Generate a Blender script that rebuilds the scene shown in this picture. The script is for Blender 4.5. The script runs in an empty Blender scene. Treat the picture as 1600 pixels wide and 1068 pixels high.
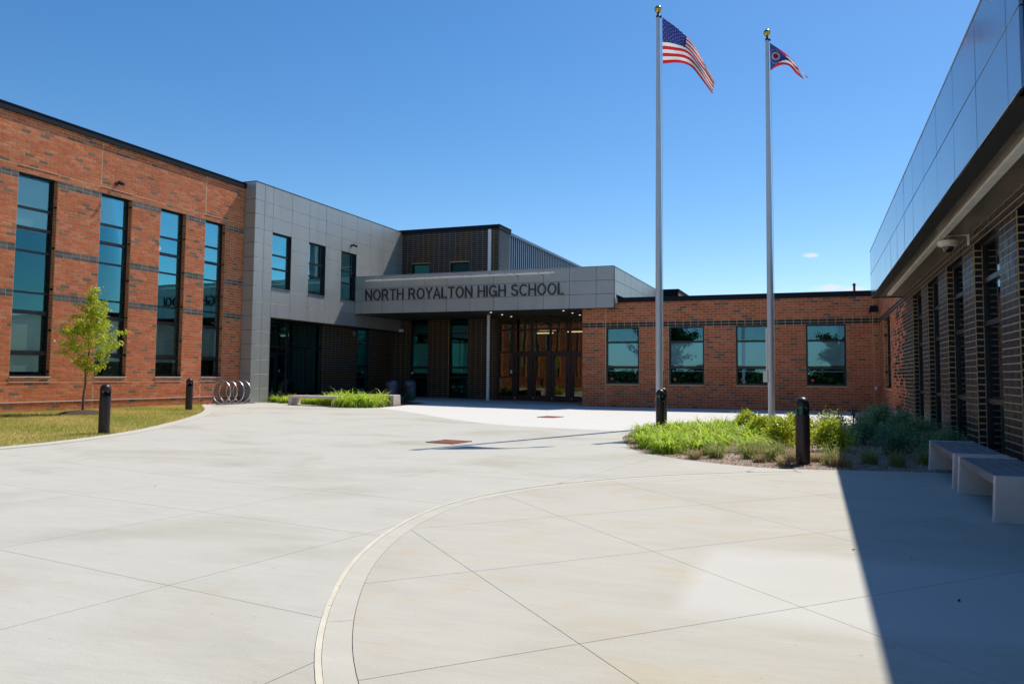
import bpy, bmesh, math, random
import numpy as np
from mathutils import Vector, Matrix
from mathutils.geometry import tessellate_polygon
random.seed(7); rng = np.random.default_rng(7)
S = bpy.context.scene
COL = S.collection
PI = math.pi

# ------------------------------------------------------------------ camera
cam_d = bpy.data.cameras.new('camera'); cam = bpy.data.objects.new('camera', cam_d); COL.objects.link(cam)
r_, u_, f_ = Vector((.9431960, .3321805, .0061211)), Vector((.0146168, -.0598949, .9980977)), Vector((-.3319153, .9413122, .0613481))
CAMP = Vector((0, 0, 1.25))
M3 = Matrix((r_, u_, -f_)).transposed()
cam.matrix_world = Matrix.Translation(CAMP) @ M3.to_4x4()
cam_d.sensor_width = 36; cam_d.lens = 1189.2 / 1600 * 36
cam_d.shift_x = -52.65 / 1600; cam_d.shift_y = -20.0 / 1600
cam_d.clip_end = 3000
S.camera = cam

# ------------------------------------------------------------------ light
SUN = Vector((.259, .68, 1.0)).normalized()
elev = math.asin(SUN.z); azim = math.atan2(SUN.x, SUN.y)
W = bpy.data.worlds.new('World'); S.world = W; W.use_nodes = True
nt = W.node_tree; nt.nodes.clear()
wo = nt.nodes.new('ShaderNodeOutputWorld'); bg = nt.nodes.new('ShaderNodeBackground')
sky = nt.nodes.new('ShaderNodeTexSky'); sky.sky_type = 'NISHITA'; sky.sun_disc = False
sky.sun_elevation = elev; sky.sun_rotation = azim; sky.altitude = 300; sky.air_density = 1.0; sky.dust_density = 0.3; sky.ozone_density = 2.6
bg.inputs['Strength'].default_value = 0.09
def wn(t, **k):
    n = nt.nodes.new(t)
    for a, b in k.items(): setattr(n, a, b)
    return n
# two small fair-weather clouds low over the roofs
geo = wn('ShaderNodeNewGeometry')
nrm = wn('ShaderNodeVectorMath', operation='NORMALIZE'); nt.links.new(geo.outputs['Position'], nrm.inputs[0])
tot = None
for (dx, dy, dz), sx, sz in (((-.0032, .9886, .1505), 95, 230), ((.0185, .9937, .1106), 38, 190), ((.047, .9934, .1060), 55, 160)):
    sb = wn('ShaderNodeVectorMath', operation='SUBTRACT'); sb.inputs[1].default_value = (dx, dy, dz); nt.links.new(nrm.outputs[0], sb.inputs[0])
    ml = wn('ShaderNodeVectorMath', operation='MULTIPLY'); ml.inputs[1].default_value = (sx, 30, sz); nt.links.new(sb.outputs[0], ml.inputs[0])
    ln = wn('ShaderNodeVectorMath', operation='LENGTH'); nt.links.new(ml.outputs[0], ln.inputs[0])
    mr = wn('ShaderNodeMapRange'); mr.inputs[1].default_value = 0; mr.inputs[2].default_value = 1.6; mr.inputs[3].default_value = 1; mr.inputs[4].default_value = 0
    nt.links.new(ln.outputs['Value'], mr.inputs[0])
    if tot is None: tot = mr
    else:
        mx = wn('ShaderNodeMath', operation='MAXIMUM'); nt.links.new(tot.outputs[0], mx.inputs[0]); nt.links.new(mr.outputs[0], mx.inputs[1]); tot = mx
nz = wn('ShaderNodeTexNoise'); nz.inputs['Scale'].default_value = 70; nz.inputs['Detail'].default_value = 7; nz.inputs['Roughness'].default_value = .62
mp = wn('ShaderNodeMapping'); mp.inputs['Scale'].default_value = (1, 1, 2.4); nt.links.new(nrm.outputs[0], mp.inputs[0]); nt.links.new(mp.outputs[0], nz.inputs['Vector'])
ad = wn('ShaderNodeMath', operation='ADD'); nt.links.new(tot.outputs[0], ad.inputs[0]); nt.links.new(nz.outputs['Fac'], ad.inputs[1])
mr2 = wn('ShaderNodeMapRange'); mr2.inputs[1].default_value = .92; mr2.inputs[2].default_value = 1.25; nt.links.new(ad.outputs[0], mr2.inputs[0])
mc = wn('ShaderNodeMath', operation='MULTIPLY'); mc.inputs[1].default_value = .8; nt.links.new(mr2.outputs[0], mc.inputs[0])
mixc = wn('ShaderNodeMix', data_type='RGBA'); nt.links.new(mc.outputs[0], mixc.inputs[0]); mixc.inputs[7].default_value = (6.2, 6.5, 6.9, 1)
hs_ = wn('ShaderNodeHueSaturation'); hs_.inputs['Saturation'].default_value = 1.30; nt.links.new(sky.outputs[0], hs_.inputs['Color']); nt.links.new(hs_.outputs[0], mixc.inputs[6]); nt.links.new(mixc.outputs[2], bg.inputs['Color']); nt.links.new(bg.outputs[0], wo.inputs['Surface'])
sl = bpy.data.lights.new('sun', 'SUN'); sl.energy = 3.3; sl.angle = math.radians(.53); sl.color = (1, .94, .82)
so = bpy.data.objects.new('sun', sl); COL.objects.link(so); so.rotation_euler = SUN.to_track_quat('Z', 'Y').to_euler(); so.location = (10, 30, 60)
S.view_settings.view_transform = 'Standard'; S.view_settings.look = 'None'; S.view_settings.gamma = 1; S.view_settings.exposure = 0.6
S.view_settings.use_curve_mapping = False
S.render.engine = 'CYCLES'
S.cycles.use_denoising = True; S.cycles.max_bounces = 8; S.cycles.transparent_max_bounces = 16; S.cycles.caustics_reflective = False; S.cycles.caustics_refractive = False

# ------------------------------------------------------------------ materials
def mat(name, base, rough=.6, metal=0., var=.12, scale=6., stretch=(1, 1, 1), bump=0., bscale=None, attr=None, spec=.5, coat=0., rvar=0., trans=0., stain=None, broom=0):
    m = bpy.data.materials.new(name); m.use_nodes = True; t = m.node_tree; N = t.nodes; Lk = t.links
    p = N['Principled BSDF']; p.inputs['Roughness'].default_value = rough; p.inputs['Metallic'].default_value = metal
    p.inputs['Specular IOR Level'].default_value = spec; p.inputs['Coat Weight'].default_value = coat; p.inputs['Coat Roughness'].default_value = .15
    g = N.new('ShaderNodeNewGeometry'); mp = N.new('ShaderNodeMapping'); mp.inputs['Scale'].default_value = stretch
    Lk.new(g.outputs['Position'], mp.inputs[0])
    n = N.new('ShaderNodeTexNoise'); n.inputs['Scale'].default_value = scale; n.inputs['Detail'].default_value = 6; n.inputs['Roughness'].default_value = .6
    Lk.new(mp.outputs[0], n.inputs['Vector'])
    r = N.new('ShaderNodeMapRange'); r.inputs[1].default_value = .3; r.inputs[2].default_value = .7; r.inputs[3].default_value = 1 - var; r.inputs[4].default_value = 1 + var
    Lk.new(n.outputs['Fac'], r.inputs[0])
    if attr:
        c = N.new('ShaderNodeAttribute'); c.attribute_name = attr; src = c.outputs['Color']
    else:
        c = N.new('ShaderNodeRGB'); c.outputs[0].default_value = (*base, 1); src = c.outputs[0]
    def mul(src, fac):
        v = N.new('ShaderNodeVectorMath'); v.operation = 'SCALE'; Lk.new(src, v.inputs[0]); Lk.new(fac, v.inputs['Scale']); return v.outputs[0]
    src = mul(src, r.outputs[0])
    for sp in (stain or []):        # (scale, lo, hi, colour multiplier, mapping stretch)
        n2 = N.new('ShaderNodeTexNoise'); n2.inputs['Scale'].default_value = sp[0]; n2.inputs['Detail'].default_value = 5; n2.inputs['Distortion'].default_value = .4
        m2 = N.new('ShaderNodeMapping'); m2.inputs['Scale'].default_value = sp[4]; m2.inputs['Location'].default_value = (sp[0] * 7.3, 3.1, 0); Lk.new(g.outputs['Position'], m2.inputs[0]); Lk.new(m2.outputs[0], n2.inputs['Vector'])
        r2 = N.new('ShaderNodeMapRange'); r2.inputs[1].default_value = sp[1]; r2.inputs[2].default_value = sp[2]; Lk.new(n2.outputs['Fac'], r2.inputs[0])
        mx = N.new('ShaderNodeMix'); mx.data_type = 'RGBA'; mx.blend_type = 'MULTIPLY'; Lk.new(r2.outputs[0], mx.inputs[0]); Lk.new(src, mx.inputs[6]); mx.inputs[7].default_value = (*sp[3], 1); src = mx.outputs[2]
    if broom:
        m3 = N.new('ShaderNodeMapping'); m3.inputs['Scale'].default_value = (2.2, 55, 1); m3.inputs['Rotation'].default_value = (0, 0, math.radians(broom)); Lk.new(g.outputs['Position'], m3.inputs[0])
        n3 = N.new('ShaderNodeTexNoise'); n3.inputs['Scale'].default_value = 1.6; n3.inputs['Detail'].default_value = 6; n3.inputs['Roughness'].default_value = .7; Lk.new(m3.outputs[0], n3.inputs['Vector'])
        r3 = N.new('ShaderNodeMapRange'); r3.inputs[1].default_value = .3; r3.inputs[2].default_value = .7; r3.inputs[3].default_value = .93; r3.inputs[4].default_value = 1.07; Lk.new(n3.outputs['Fac'], r3.inputs[0]); src = mul(src, r3.outputs[0])
        n4 = N.new('ShaderNodeTexNoise'); n4.inputs['Scale'].default_value = 240; n4.inputs['Detail'].default_value = 3; Lk.new(g.outputs['Position'], n4.inputs['Vector'])
        r4 = N.new('ShaderNodeMapRange'); r4.inputs[1].default_value = .25; r4.inputs[2].default_value = .75; r4.inputs[3].default_value = .88; r4.inputs[4].default_value = 1.12; Lk.new(n4.outputs['Fac'], r4.inputs[0]); src = mul(src, r4.outputs[0])
    Lk.new(src, p.inputs['Base Color'])
    if rvar:
        rr = N.new('ShaderNodeMapRange'); rr.inputs[1].default_value = .3; rr.inputs[2].default_value = .7; rr.inputs[3].default_value = max(.02, rough - rvar); rr.inputs[4].default_value = rough + rvar
        Lk.new(n.outputs['Fac'], rr.inputs[0]); Lk.new(rr.outputs[0], p.inputs['Roughness'])
    if bump:
        nb = N.new('ShaderNodeTexNoise'); nb.inputs['Scale'].default_value = bscale or scale * 6; nb.inputs['Detail'].default_value = 5
        Lk.new(mp.outputs[0], nb.inputs['Vector'])
        b = N.new('ShaderNodeBump'); b.inputs['Strength'].default_value = bump; b.inputs['Distance'].default_value = .01; Lk.new(nb.outputs['Fac'], b.inputs['Height']); Lk.new(b.outputs[0], p.inputs['Normal'])
    if trans:
        tr = N.new('ShaderNodeBsdfTranslucent'); Lk.new(src, tr.inputs['Color']); ms = N.new('ShaderNodeMixShader'); ms.inputs[0].default_value = trans
        Lk.new(p.outputs[0], ms.inputs[1]); Lk.new(tr.outputs[0], ms.inputs[2]); Lk.new(ms.outputs[0], N['Material Output'].inputs['Surface'])
    return m
def glass(name, tint, refl=.12, rough=.0, wav=.0, gcol=(.14, .42, .48), mx=1.0):
    m = bpy.data.materials.new(name); m.use_nodes = True; t = m.node_tree; N = t.nodes; Lk = t.links
    N.remove(N['Principled BSDF'])
    tr = N.new('ShaderNodeBsdfTransparent'); tr.inputs[0].default_value = (*tint, 1)
    gl = N.new('ShaderNodeBsdfGlossy'); gl.inputs['Roughness'].default_value = rough; gl.inputs['Color'].default_value = (*gcol, 1)
    fr = N.new('ShaderNodeFresnel'); fr.inputs['IOR'].default_value = 1.5
    a = N.new('ShaderNodeMapRange'); a.inputs[1].default_value = 0; a.inputs[2].default_value = 1; a.inputs[3].default_value = refl; a.inputs[4].default_value = mx
    Lk.new(fr.outputs[0], a.inputs[0])
    if wav:
        g = N.new('ShaderNodeNewGeometry'); n = N.new('ShaderNodeTexNoise'); n.inputs['Scale'].default_value = 1.1; n.inputs['Detail'].default_value = 1; Lk.new(g.outputs['Position'], n.inputs['Vector'])
        b = N.new('ShaderNodeBump'); b.inputs['Strength'].default_value = 1.; b.inputs['Distance'].default_value = wav; Lk.new(n.outputs['Fac'], b.inputs['Height']); Lk.new(b.outputs[0], gl.inputs['Normal'])
    ms = N.new('ShaderNodeMixShader'); Lk.new(a.outputs[0], ms.inputs[0]); Lk.new(tr.outputs[0], ms.inputs[1]); Lk.new(gl.outputs[0], ms.inputs[2])
    Lk.new(ms.outputs[0], N['Material Output'].inputs['Surface'])
    return m
def emit(name, col, st):
    m = bpy.data.materials.new(name); m.use_nodes = True; p = m.node_tree.nodes['Principled BSDF']
    p.inputs['Base Color'].default_value = (*col, 1); p.inputs['Emission Color'].default_value = (*col, 1); p.inputs['Emission Strength'].default_value = st; return m
def wash(m):
    t = m.node_tree; N = t.nodes; L = t.links; p = N['Principled BSDF']; src = p.inputs['Base Color'].links[0].from_socket
    g = N.new('ShaderNodeNewGeometry'); sx = N.new('ShaderNodeSeparateXYZ'); nz = N.new('ShaderNodeTexNoise'); nz.inputs['Scale'].default_value = 3.; nz.inputs['Detail'].default_value = 4
    va = N.new('ShaderNodeVectorMath'); va.operation = 'MULTIPLY_ADD'; va.inputs[1].default_value = (.16, .16, .0); L.new(g.outputs['Position'], nz.inputs['Vector']); L.new(nz.outputs['Color'], va.inputs[0]); L.new(g.outputs['Position'], va.inputs[2]); L.new(va.outputs[0], sx.inputs[0])
    def mr(sock, a, b):
        r = N.new('ShaderNodeMapRange'); r.inputs[1].default_value = a; r.inputs[2].default_value = b; L.new(sock, r.inputs[0]); return r.outputs[0]
    f = [mr(sx.outputs[0], -.74, -.58), mr(sx.outputs[1], 4.1, 4.36), mr(sx.outputs[1], 6.0, 5.7)]; a = f[0]
    for b in f[1:]:
        q = N.new('ShaderNodeMath'); q.operation = 'MULTIPLY'; L.new(a, q.inputs[0]); L.new(b, q.inputs[1]); a = q.outputs[0]
    mx = N.new('ShaderNodeMix'); mx.data_type = 'RGBA'; mx.blend_type = 'MIX'; q = N.new('ShaderNodeMath'); q.operation = 'MULTIPLY'; q.inputs[1].default_value = .6; L.new(a, q.inputs[0]); L.new(q.outputs[0], mx.inputs[0]); L.new(src, mx.inputs[6]); mx.inputs[7].default_value = (.63, .62, .59, 1); L.new(mx.outputs[2], p.inputs['Base Color'])
    return m
MT = dict(
    redbrick=mat('red_brick', (.3, .1, .06), .8, var=.16, scale=9, bump=.5, bscale=70, attr='col', spec=.25, stain=[(.35, .45, .7, (.86, .84, .86), (1, 1, 1.6)), (1.6, .62, .75, (1.0, 1.12, 1.2), (1, 1, .6))]),
    darkbrick=mat('glazed_dark_brick', (.02, .015, .02), .36, var=.2, scale=9, bump=.15, bscale=40, attr='col', rvar=.1, spec=.3),
    mortar=mat('tan_mortar', (.54, .39, .21), .9, var=.12, scale=12, bump=.4, bscale=90),
    rmortar=mat('bright_mortar', (.56, .40, .21), .9, var=.12, scale=12, bump=.4, bscale=90),
    gmortar=mat('golden_mortar', (.42, .27, .105), .9, var=.12, scale=12, bump=.4, bscale=90),
    panel=mat('grey_metal_panel', (.40, .40, .385), .42, .35, var=.03, scale=1.2, rvar=.03, stain=[(2.2, .5, .75, (.90, .90, .885), (1, 1, .14)), (.5, .45, .7, (.95, .95, .96), (1, 1, 1))]),
    panel_r=mat('glossy_metal_panel', (.27, .30, .34), .14, .85, var=.03, scale=1.2, rvar=.02),
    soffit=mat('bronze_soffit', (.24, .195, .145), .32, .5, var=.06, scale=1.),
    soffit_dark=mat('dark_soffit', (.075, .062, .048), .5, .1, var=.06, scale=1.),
    joint=mat('panel_joint', (.015, .015, .016), .8),
    cap=mat('dark_coping', (.010, .013, .022), .6, .0, spec=.15, var=.1, scale=2),
    frame=mat('bronze_frame', (.017, .013, .017), .35, .2, var=.1),
    dframe=mat('maroon_door_frame', (.035, .012, .013), .4, .2, var=.1),
    sill=mat('pink_stone_sill', (.62, .48, .44), .8, var=.08, scale=8),
    conc_a=mat('plaza_concrete', broom=12, base=(.545, .525, .47), rough=.85, var=.035, scale=1.6, stretch=(.6, 4, 1), bump=.22, bscale=60, spec=.3,
               stain=[(.42, .5, .66, (.87, .85, .80), (1, 1.3, 1)), (.8, .56, .72, (.91, .92, .94), (1, 1.6, 1)), (26, .70, .74, (.72, .68, .62), (1, 1, 1)), (130, .35, .75, (.90, .90, .89), (1, 1, 1)), (2.2, .63, .74, (1.0, .9, .78), (1, 1.6, 1))]),
    conc_r=mat('beige_concrete', broom=8, base=(.54, .515, .455), rough=.85, var=.035, scale=1.6, stretch=(.6, 4, 1), bump=.22, bscale=60, spec=.3,
               stain=[(.6, .48, .68, (.9, .89, .85), (1, 1.4, 1)), (26, .70, .74, (.74, .7, .64), (1, 1, 1)), (1.3, .56, .7, (1.0, .93, .83), (1, 1.5, 1)), (130, .35, .75, (.90, .90, .89), (1, 1, 1))]),
    conc_c=mat('pale_concrete', (.66, .64, .60), .85, var=.04, scale=1.2, stretch=(.5, 5, 1), bump=.1, bscale=50, spec=.3),
    curb=mat('curb_concrete', (.66, .61, .50), .85, var=.1, scale=5, bump=.25, bscale=80, stain=[(14, .62, .7, (.6, .52, .42), (1, 1, 1))]),
    band=mat('band_concrete', (.56, .53, .465), .85, var=.06, scale=2, stretch=(1, 3, 1), bump=.2, bscale=60, stain=[(130, .35, .75, (.90, .90, .89), (1, 1, 1))]),
    bench=mat('bench_concrete', (.76, .64, .57), .8, var=.06, scale=6, bump=.15, bscale=60),
    wood=mat('weathered_plank', (.25, .22, .22), .7, var=.2, scale=14, stretch=(1, .12, 1), bump=.5, bscale=50),
    subbase=mat('joint_filler', (.22, .195, .16), .95), 
    earth=mat('lawn_soil', (.46, .38, .14), .95, var=.25, scale=3, bump=.5, stain=[(.9, .45, .65, (.62, .85, .6), (1, 1, 1))]),
    mulch=mat('mulch', (.34, .25, .19), .95, var=.4, scale=30, bump=1., bscale=60),
    chip=mat('mulch_chip', (.26, .19, .14), .95, attr='col', var=.2, scale=20),
    darkmulch=mat('dark_bark', (.07, .04, .026), .95, var=.4, scale=40, bump=1., bscale=90),
    blade=mat('grass_blade', (.2, .3, .05), .5, attr='col', var=.1, trans=.5, spec=.3),
    leaf=mat('leaf', (.2, .32, .04), .45, attr='col', var=.12, trans=.4, spec=.4),
    bark=mat('bark', (.16, .10, .07), .9, var=.3, scale=20, stretch=(1, 1, .3), bump=.6),
    bollard=mat('bronze_bollard', (.036, .026, .028), .38, .35, var=.1, scale=5),
    steel=mat('galvanised_steel', (.45, .44, .45), .35, .8, var=.08),
    pole=mat('brushed_aluminium', (.60, .61, .63), .42, .35, var=.04, scale=3),
    gold=mat('gold_ball', (.62, .42, .12), .2, 1., var=.02),
    white=mat('white_paint', (.84, .82, .77), .5, var=.03),
    grate=mat('rusty_grate', (.30, .10, .06), .8, var=.3, scale=20),
    dark=mat('dark_interior', (.012, .012, .014), .9),
    floor_in=mat('interior_floor', (.10, .09, .08), .5),
    wall_in=mat('interior_wall', (.16, .13, .10), .8),
    blind=mat('roller_blind', (.86, .92, .90), .85, var=.04, scale=2),
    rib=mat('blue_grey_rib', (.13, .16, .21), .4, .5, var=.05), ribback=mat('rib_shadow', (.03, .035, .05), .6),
    binmetal=mat('bin_metal', (.10, .12, .16), .5, .2), binslat=mat('maroon_slat', (.11, .03, .035), .6, var=.2),
    black=mat('black_metal', (.012, .012, .013), .4), letter=mat('letter_brown', (.045, .034, .036), .45, .2, var=.05),
    red=mat('red_vinyl', (.55, .05, .03), .5), cloth=mat('flag_cloth', (.5, .5, .5), .7, attr='col', var=.05, trans=.45),
    asphalt=mat('asphalt', (.06, .06, .06), .9, var=.2, scale=4), grassfar=mat('far_grass', (.08, .12, .03), .95, var=.3, scale=.6),
    glass=glass('teal_window_glass', (.90, 1., .99), .10, wav=.0015, gcol=(.18, .52, .58), mx=.75), glassb=glass('back_window_glass', (.80, .93, .97), .12, wav=.0015, gcol=(.22, .50, .66)), glassd=glass('entrance_glass', (.55, .55, .5), .16, wav=.002, gcol=(.40,.38,.34)), clear=glass('lamp_glass', (.75, .78, .75), .1),
    glassr=glass('near_wing_glass', (.5, .78, .74), .08, wav=.001, gcol=(.72, .86, 1.)),
    glassk=glass('dark_teal_glass', (.58, .82, .78), .05, wav=.0015),
    lamp=emit('ceiling_lamp', (1, .8, .5), 2.5), down=emit('downlight', (1, .95, .85), 1.1), bezel=mat('grey_strip_lamp', (.78, .78, .74), .5),
    wire=mat('dome_black', (.01, .01, .012), .1, coat=1.), teal=mat('planter', (.3, .4, .38), .6),
)

wash(MT['conc_r'])
# ------------------------------------------------------------------ helpers
ORG = {}
def org(o):
    v = Vector((0, 0, 0))
    while o is not None: v = v + o.location; o = o.parent
    return v
def tag(o, label=None, cat=None, group=None, kind=None):
    if label: o['label'] = label
    if cat: o['category'] = cat
    if group: o['group'] = group
    if kind: o['kind'] = kind
    return o
def empty(name, loc, label, cat, group=None, rz=0.):
    o = bpy.data.objects.new(name, None); COL.objects.link(o); o.location = loc; o.rotation_euler = (0, 0, rz); o.empty_display_size = .2
    return tag(o, label, cat, group)
def copy_tree(o, parent=None):
    c = o.copy(); COL.objects.link(c); c.parent = parent
    for ch in list(o.children): copy_tree(ch, c)
    return c
class MB:
    def __init__(s): s.v = []; s.f = []; s.m = []; s.c = []
    def add(s, vs, fs, mi=0, col=None):
        b = len(s.v); s.v.extend(vs)
        for f in fs: s.f.append(tuple(b + i for i in f)); s.m.append(mi); s.c.append(col or (1, 1, 1))
    def box(s, x0, x1, y0, y1, z0, z1, mi=0, col=None):
        v = [(x0, y0, z0), (x1, y0, z0), (x1, y1, z0), (x0, y1, z0), (x0, y0, z1), (x1, y0, z1), (x1, y1, z1), (x0, y1, z1)]
        s.add(v, [(0, 3, 2, 1), (4, 5, 6, 7), (0, 1, 5, 4), (1, 2, 6, 5), (2, 3, 7, 6), (3, 0, 4, 7)], mi, col)
    def fbox(s, F, u0, u1, z0, z1, d0, d1, mi=0, col=None):
        O, U, N = F
        p = lambda u, z, d: tuple(O + U * u + N * d + Vector((0, 0, z)))
        v = [p(u0, z0, d0), p(u1, z0, d0), p(u1, z0, d1), p(u0, z0, d1), p(u0, z1, d0), p(u1, z1, d0), p(u1, z1, d1), p(u0, z1, d1)]
        s.add(v, [(0, 3, 2, 1), (4, 5, 6, 7), (0, 1, 5, 4), (1, 2, 6, 5), (2, 3, 7, 6), (3, 0, 4, 7)], mi, col)
    def tube(s, path, rad, n=10, mi=0, col=None, cap=True):
        path = [Vector(p) for p in path]; rad = rad if hasattr(rad, '__len__') else [rad] * len(path); vs = []
        for i, p in enumerate(path):
            t = (path[min(i + 1, len(path) - 1)] - path[max(i - 1, 0)]).normalized()
            a = t.orthogonal().normalized() if i == 0 else (a0 - t * a0.dot(t)).normalized(); a0 = a; b = t.cross(a)
            for k in range(n): an = 2 * PI * k / n; vs.append(tuple(p + (a * math.cos(an) + b * math.sin(an)) * rad[i]))
        fs = [(i * n + k, i * n + (k + 1) % n, (i + 1) * n + (k + 1) % n, (i + 1) * n + k) for i in range(len(path) - 1) for k in range(n)]
        if cap: fs += [tuple(range(n))[::-1], tuple((len(path) - 1) * n + k for k in range(n))]
        s.add(vs, fs, mi, col)
    def lathe(s, prof, n=24, c=(0, 0, 0), mi=0, col=None):
        vs = []; 
        for (r, z) in prof:
            for k in range(n): a = 2 * PI * k / n; vs.append((c[0] + r * math.cos(a), c[1] + r * math.sin(a), c[2] + z))
        fs = [(i * n + k, i * n + (k + 1) % n, (i + 1) * n + (k + 1) % n, (i + 1) * n + k) for i in range(len(prof) - 1) for k in range(n)]
        fs.append(tuple(range(n))[::-1]); fs.append(tuple((len(prof) - 1) * n + k for k in range(n)))
        s.add(vs, fs, mi, col)
    def mesh(s, name, mats, smooth=False, off=None):
        me = bpy.data.meshes.new(name); o = off or Vector((0, 0, 0))
        me.from_pydata([(x - o[0], y - o[1], z - o[2]) for x, y, z in s.v], [], s.f)
        mats = mats if isinstance(mats, (list, tuple)) else [mats]
        for m in mats: me.materials.append(MT[m])
        me.polygons.foreach_set('material_index', s.m)
        if any(c != (1, 1, 1) for c in s.c):
            at = me.color_attributes.new('col', 'FLOAT_COLOR', 'CORNER'); cnt = [len(f) for f in s.f]
            arr = np.repeat(np.array([(*c[:3], 1) for c in s.c], dtype=np.float32), cnt, axis=0); at.data.foreach_set('color', arr.ravel())
        if smooth: me.polygons.foreach_set('use_smooth', [True] * len(me.polygons))
        me.update(); return me
    def build(s, name, mats, parent=None, smooth=False, **k):
        me = s.mesh(name, mats, smooth, org(parent) if parent else None)
        if smooth:
            try: me.set_sharp_from_angle(angle=math.radians(35))
            except Exception: pass
        o = bpy.data.objects.new(name, me); COL.objects.link(o); o.parent = parent
        return tag(o, **k)
def zg(x): return .176 * min(1, max(0, (-8 - x) / 11.9))
def Fr(O, U, N): return (Vector(O), Vector(U), Vector(N))
Z = Vector((0, 0, 1))

REDS = [(.57, .15, .060), (.54, .135, .053), (.61, .18, .085), (.51, .12, .048), (.55, .165, .08), (.62, .205, .105), (.48, .135, .068), (.20, .115, .085), (.30, .14, .09)]
REDW = [16, 16, 13, 11, 12, 7, 6, 4.5, 3]
DARKS = [(.014, .012, .023), (.018, .015, .026), (.011, .010, .02), (.022, .017, .026)]
BANDC = [(.12, .10, .095), (.09, .08, .078), (.15, .12, .11)]
def rc(u, z): return random.choices(REDS, REDW)[0], 'redbrick'
def dc(u, z): return random.choice(DARKS), 'darkbrick'
def bc(u, z): return random.choice(BANDC), 'darkbrick'
class Bricks:
    """collects bricks of one building; the 300 that show largest become parts, the rest one joined part"""
    def __init__(s, par): s.par = par; s.L = []
    def fill(s, F, u0, u1, z0, z1, holes, c, bl, bond, colf, g=.0135):
        nr = max(1, round((z1 - z0) / c)); c = (z1 - z0) / nr
        for r in range(nr):
            za, zb = z0 + r * c + g / 2, z0 + (r + 1) * c - g / 2
            off = (bl / 2 if (bond == 'run' and r % 2) else 0)
            u = u0 - off
            segs = [(u0, u1)]
            for h in holes:
                if h[2] < zb - .02 and h[3] > za + .02:
                    ns = []
                    for a, b in segs:
                        if h[1] <= a or h[0] >= b: ns.append((a, b))
                        else:
                            if h[0] > a: ns.append((a, h[0]))
                            if h[1] < b: ns.append((h[1], b))
                    segs = ns
            while u < u1:
                for a, b in segs:
                    p, q = max(u, a), min(u + bl, b)
                    if q - p > .035:
                        col, mt = colf((p + q) / 2, (za + zb) / 2)
                        s.L.append((F, (p + q) / 2, (za + zb) / 2, (q - p - g) / 2, (zb - za) / 2, col, mt))
                u += bl
    def flush(s):
        cand = []
        for i, (F, u, z, hu, hz, col, mt) in enumerate(s.L):
            P = F[0] + F[1] * u + Z * z; v = CAMP - P; d = v.length; cs = F[2].dot(v) / d
            w = P - CAMP; dep = w.dot(f_); sc = 0
            if dep > .5 and cs > 0:
                x = 852.6 + 1189 * w.dot(r_) / dep; y = 514 - 1189 * w.dot(u_) / dep
                if 5 < x < 1595 and 5 < y < 1063: sc = hu * hz * cs / d ** 2
            cand.append((-sc, i))
        cand.sort(); top = set(i for sc, i in cand[:300] if sc < 0)
        cache = {}; J = MB(); slots = ['redbrick', 'darkbrick']
        o = org(s.par)
        for i, (F, u, z, hu, hz, col, mt) in enumerate(s.L):
            U, N = F[1], F[2]; jit = (i * 7919 % 13) / 13 * .003
            def vs(base):
                r = []
                for d, e in ((-.014, 0.), (jit, .003)):
                    for a, b in ((-1, -1), (1, -1), (1, 1), (-1, 1)): r.append(tuple(base + U * (a * (hu - e)) + Z * (b * (hz - e)) + N * d))
                return r
            fs = [(4, 5, 6, 7), (0, 1, 5, 4), (1, 2, 6, 5), (2, 3, 7, 6), (3, 0, 4, 7)]
            P = F[0] + U * u + Z * z
            if i in top:
                key = (round(hu, 3), round(hz, 3), tuple(U), tuple(N), col, mt)
                if key not in cache:
                    m = MB(); m.add(vs(Vector((0, 0, 0))), fs, 0, col); cache[key] = m.mesh('brick', mt)
                ob = bpy.data.objects.new('brick', cache[key]); COL.objects.link(ob); ob.parent = s.par; ob.location = P - o
            else: J.add(vs(P), fs, slots.index(mt), col)
        J.build('brickwork', slots, s.par, kind='stuff')
def body(par, F, u0, u1, z0, z1, holes, m='mortar', th=.25, name='wall', extra=None):
    us = sorted(set([u0, u1] + [min(max(h[i], u0), u1) for h in holes for i in (0, 1)])); zs = sorted(set([z0, z1] + [min(max(h[i], z0), z1) for h in holes for i in (2, 3)]))
    mb = MB()
    for i in range(len(us) - 1):
        j = 0
        while j < len(zs) - 1:
            k = j; ins = lambda q: any(h[0] < (us[i] + us[i + 1]) / 2 < h[1] and h[2] < (zs[q] + zs[q + 1]) / 2 < h[3] for h in holes)
            if ins(j): j += 1; continue
            while k + 1 < len(zs) - 1 and not ins(k + 1): k += 1
            mb.fbox(F, us[i], us[i + 1], zs[j], zs[k + 1], -th, -.0035); j = k + 1
    return mb.build(name, m, par)
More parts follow.
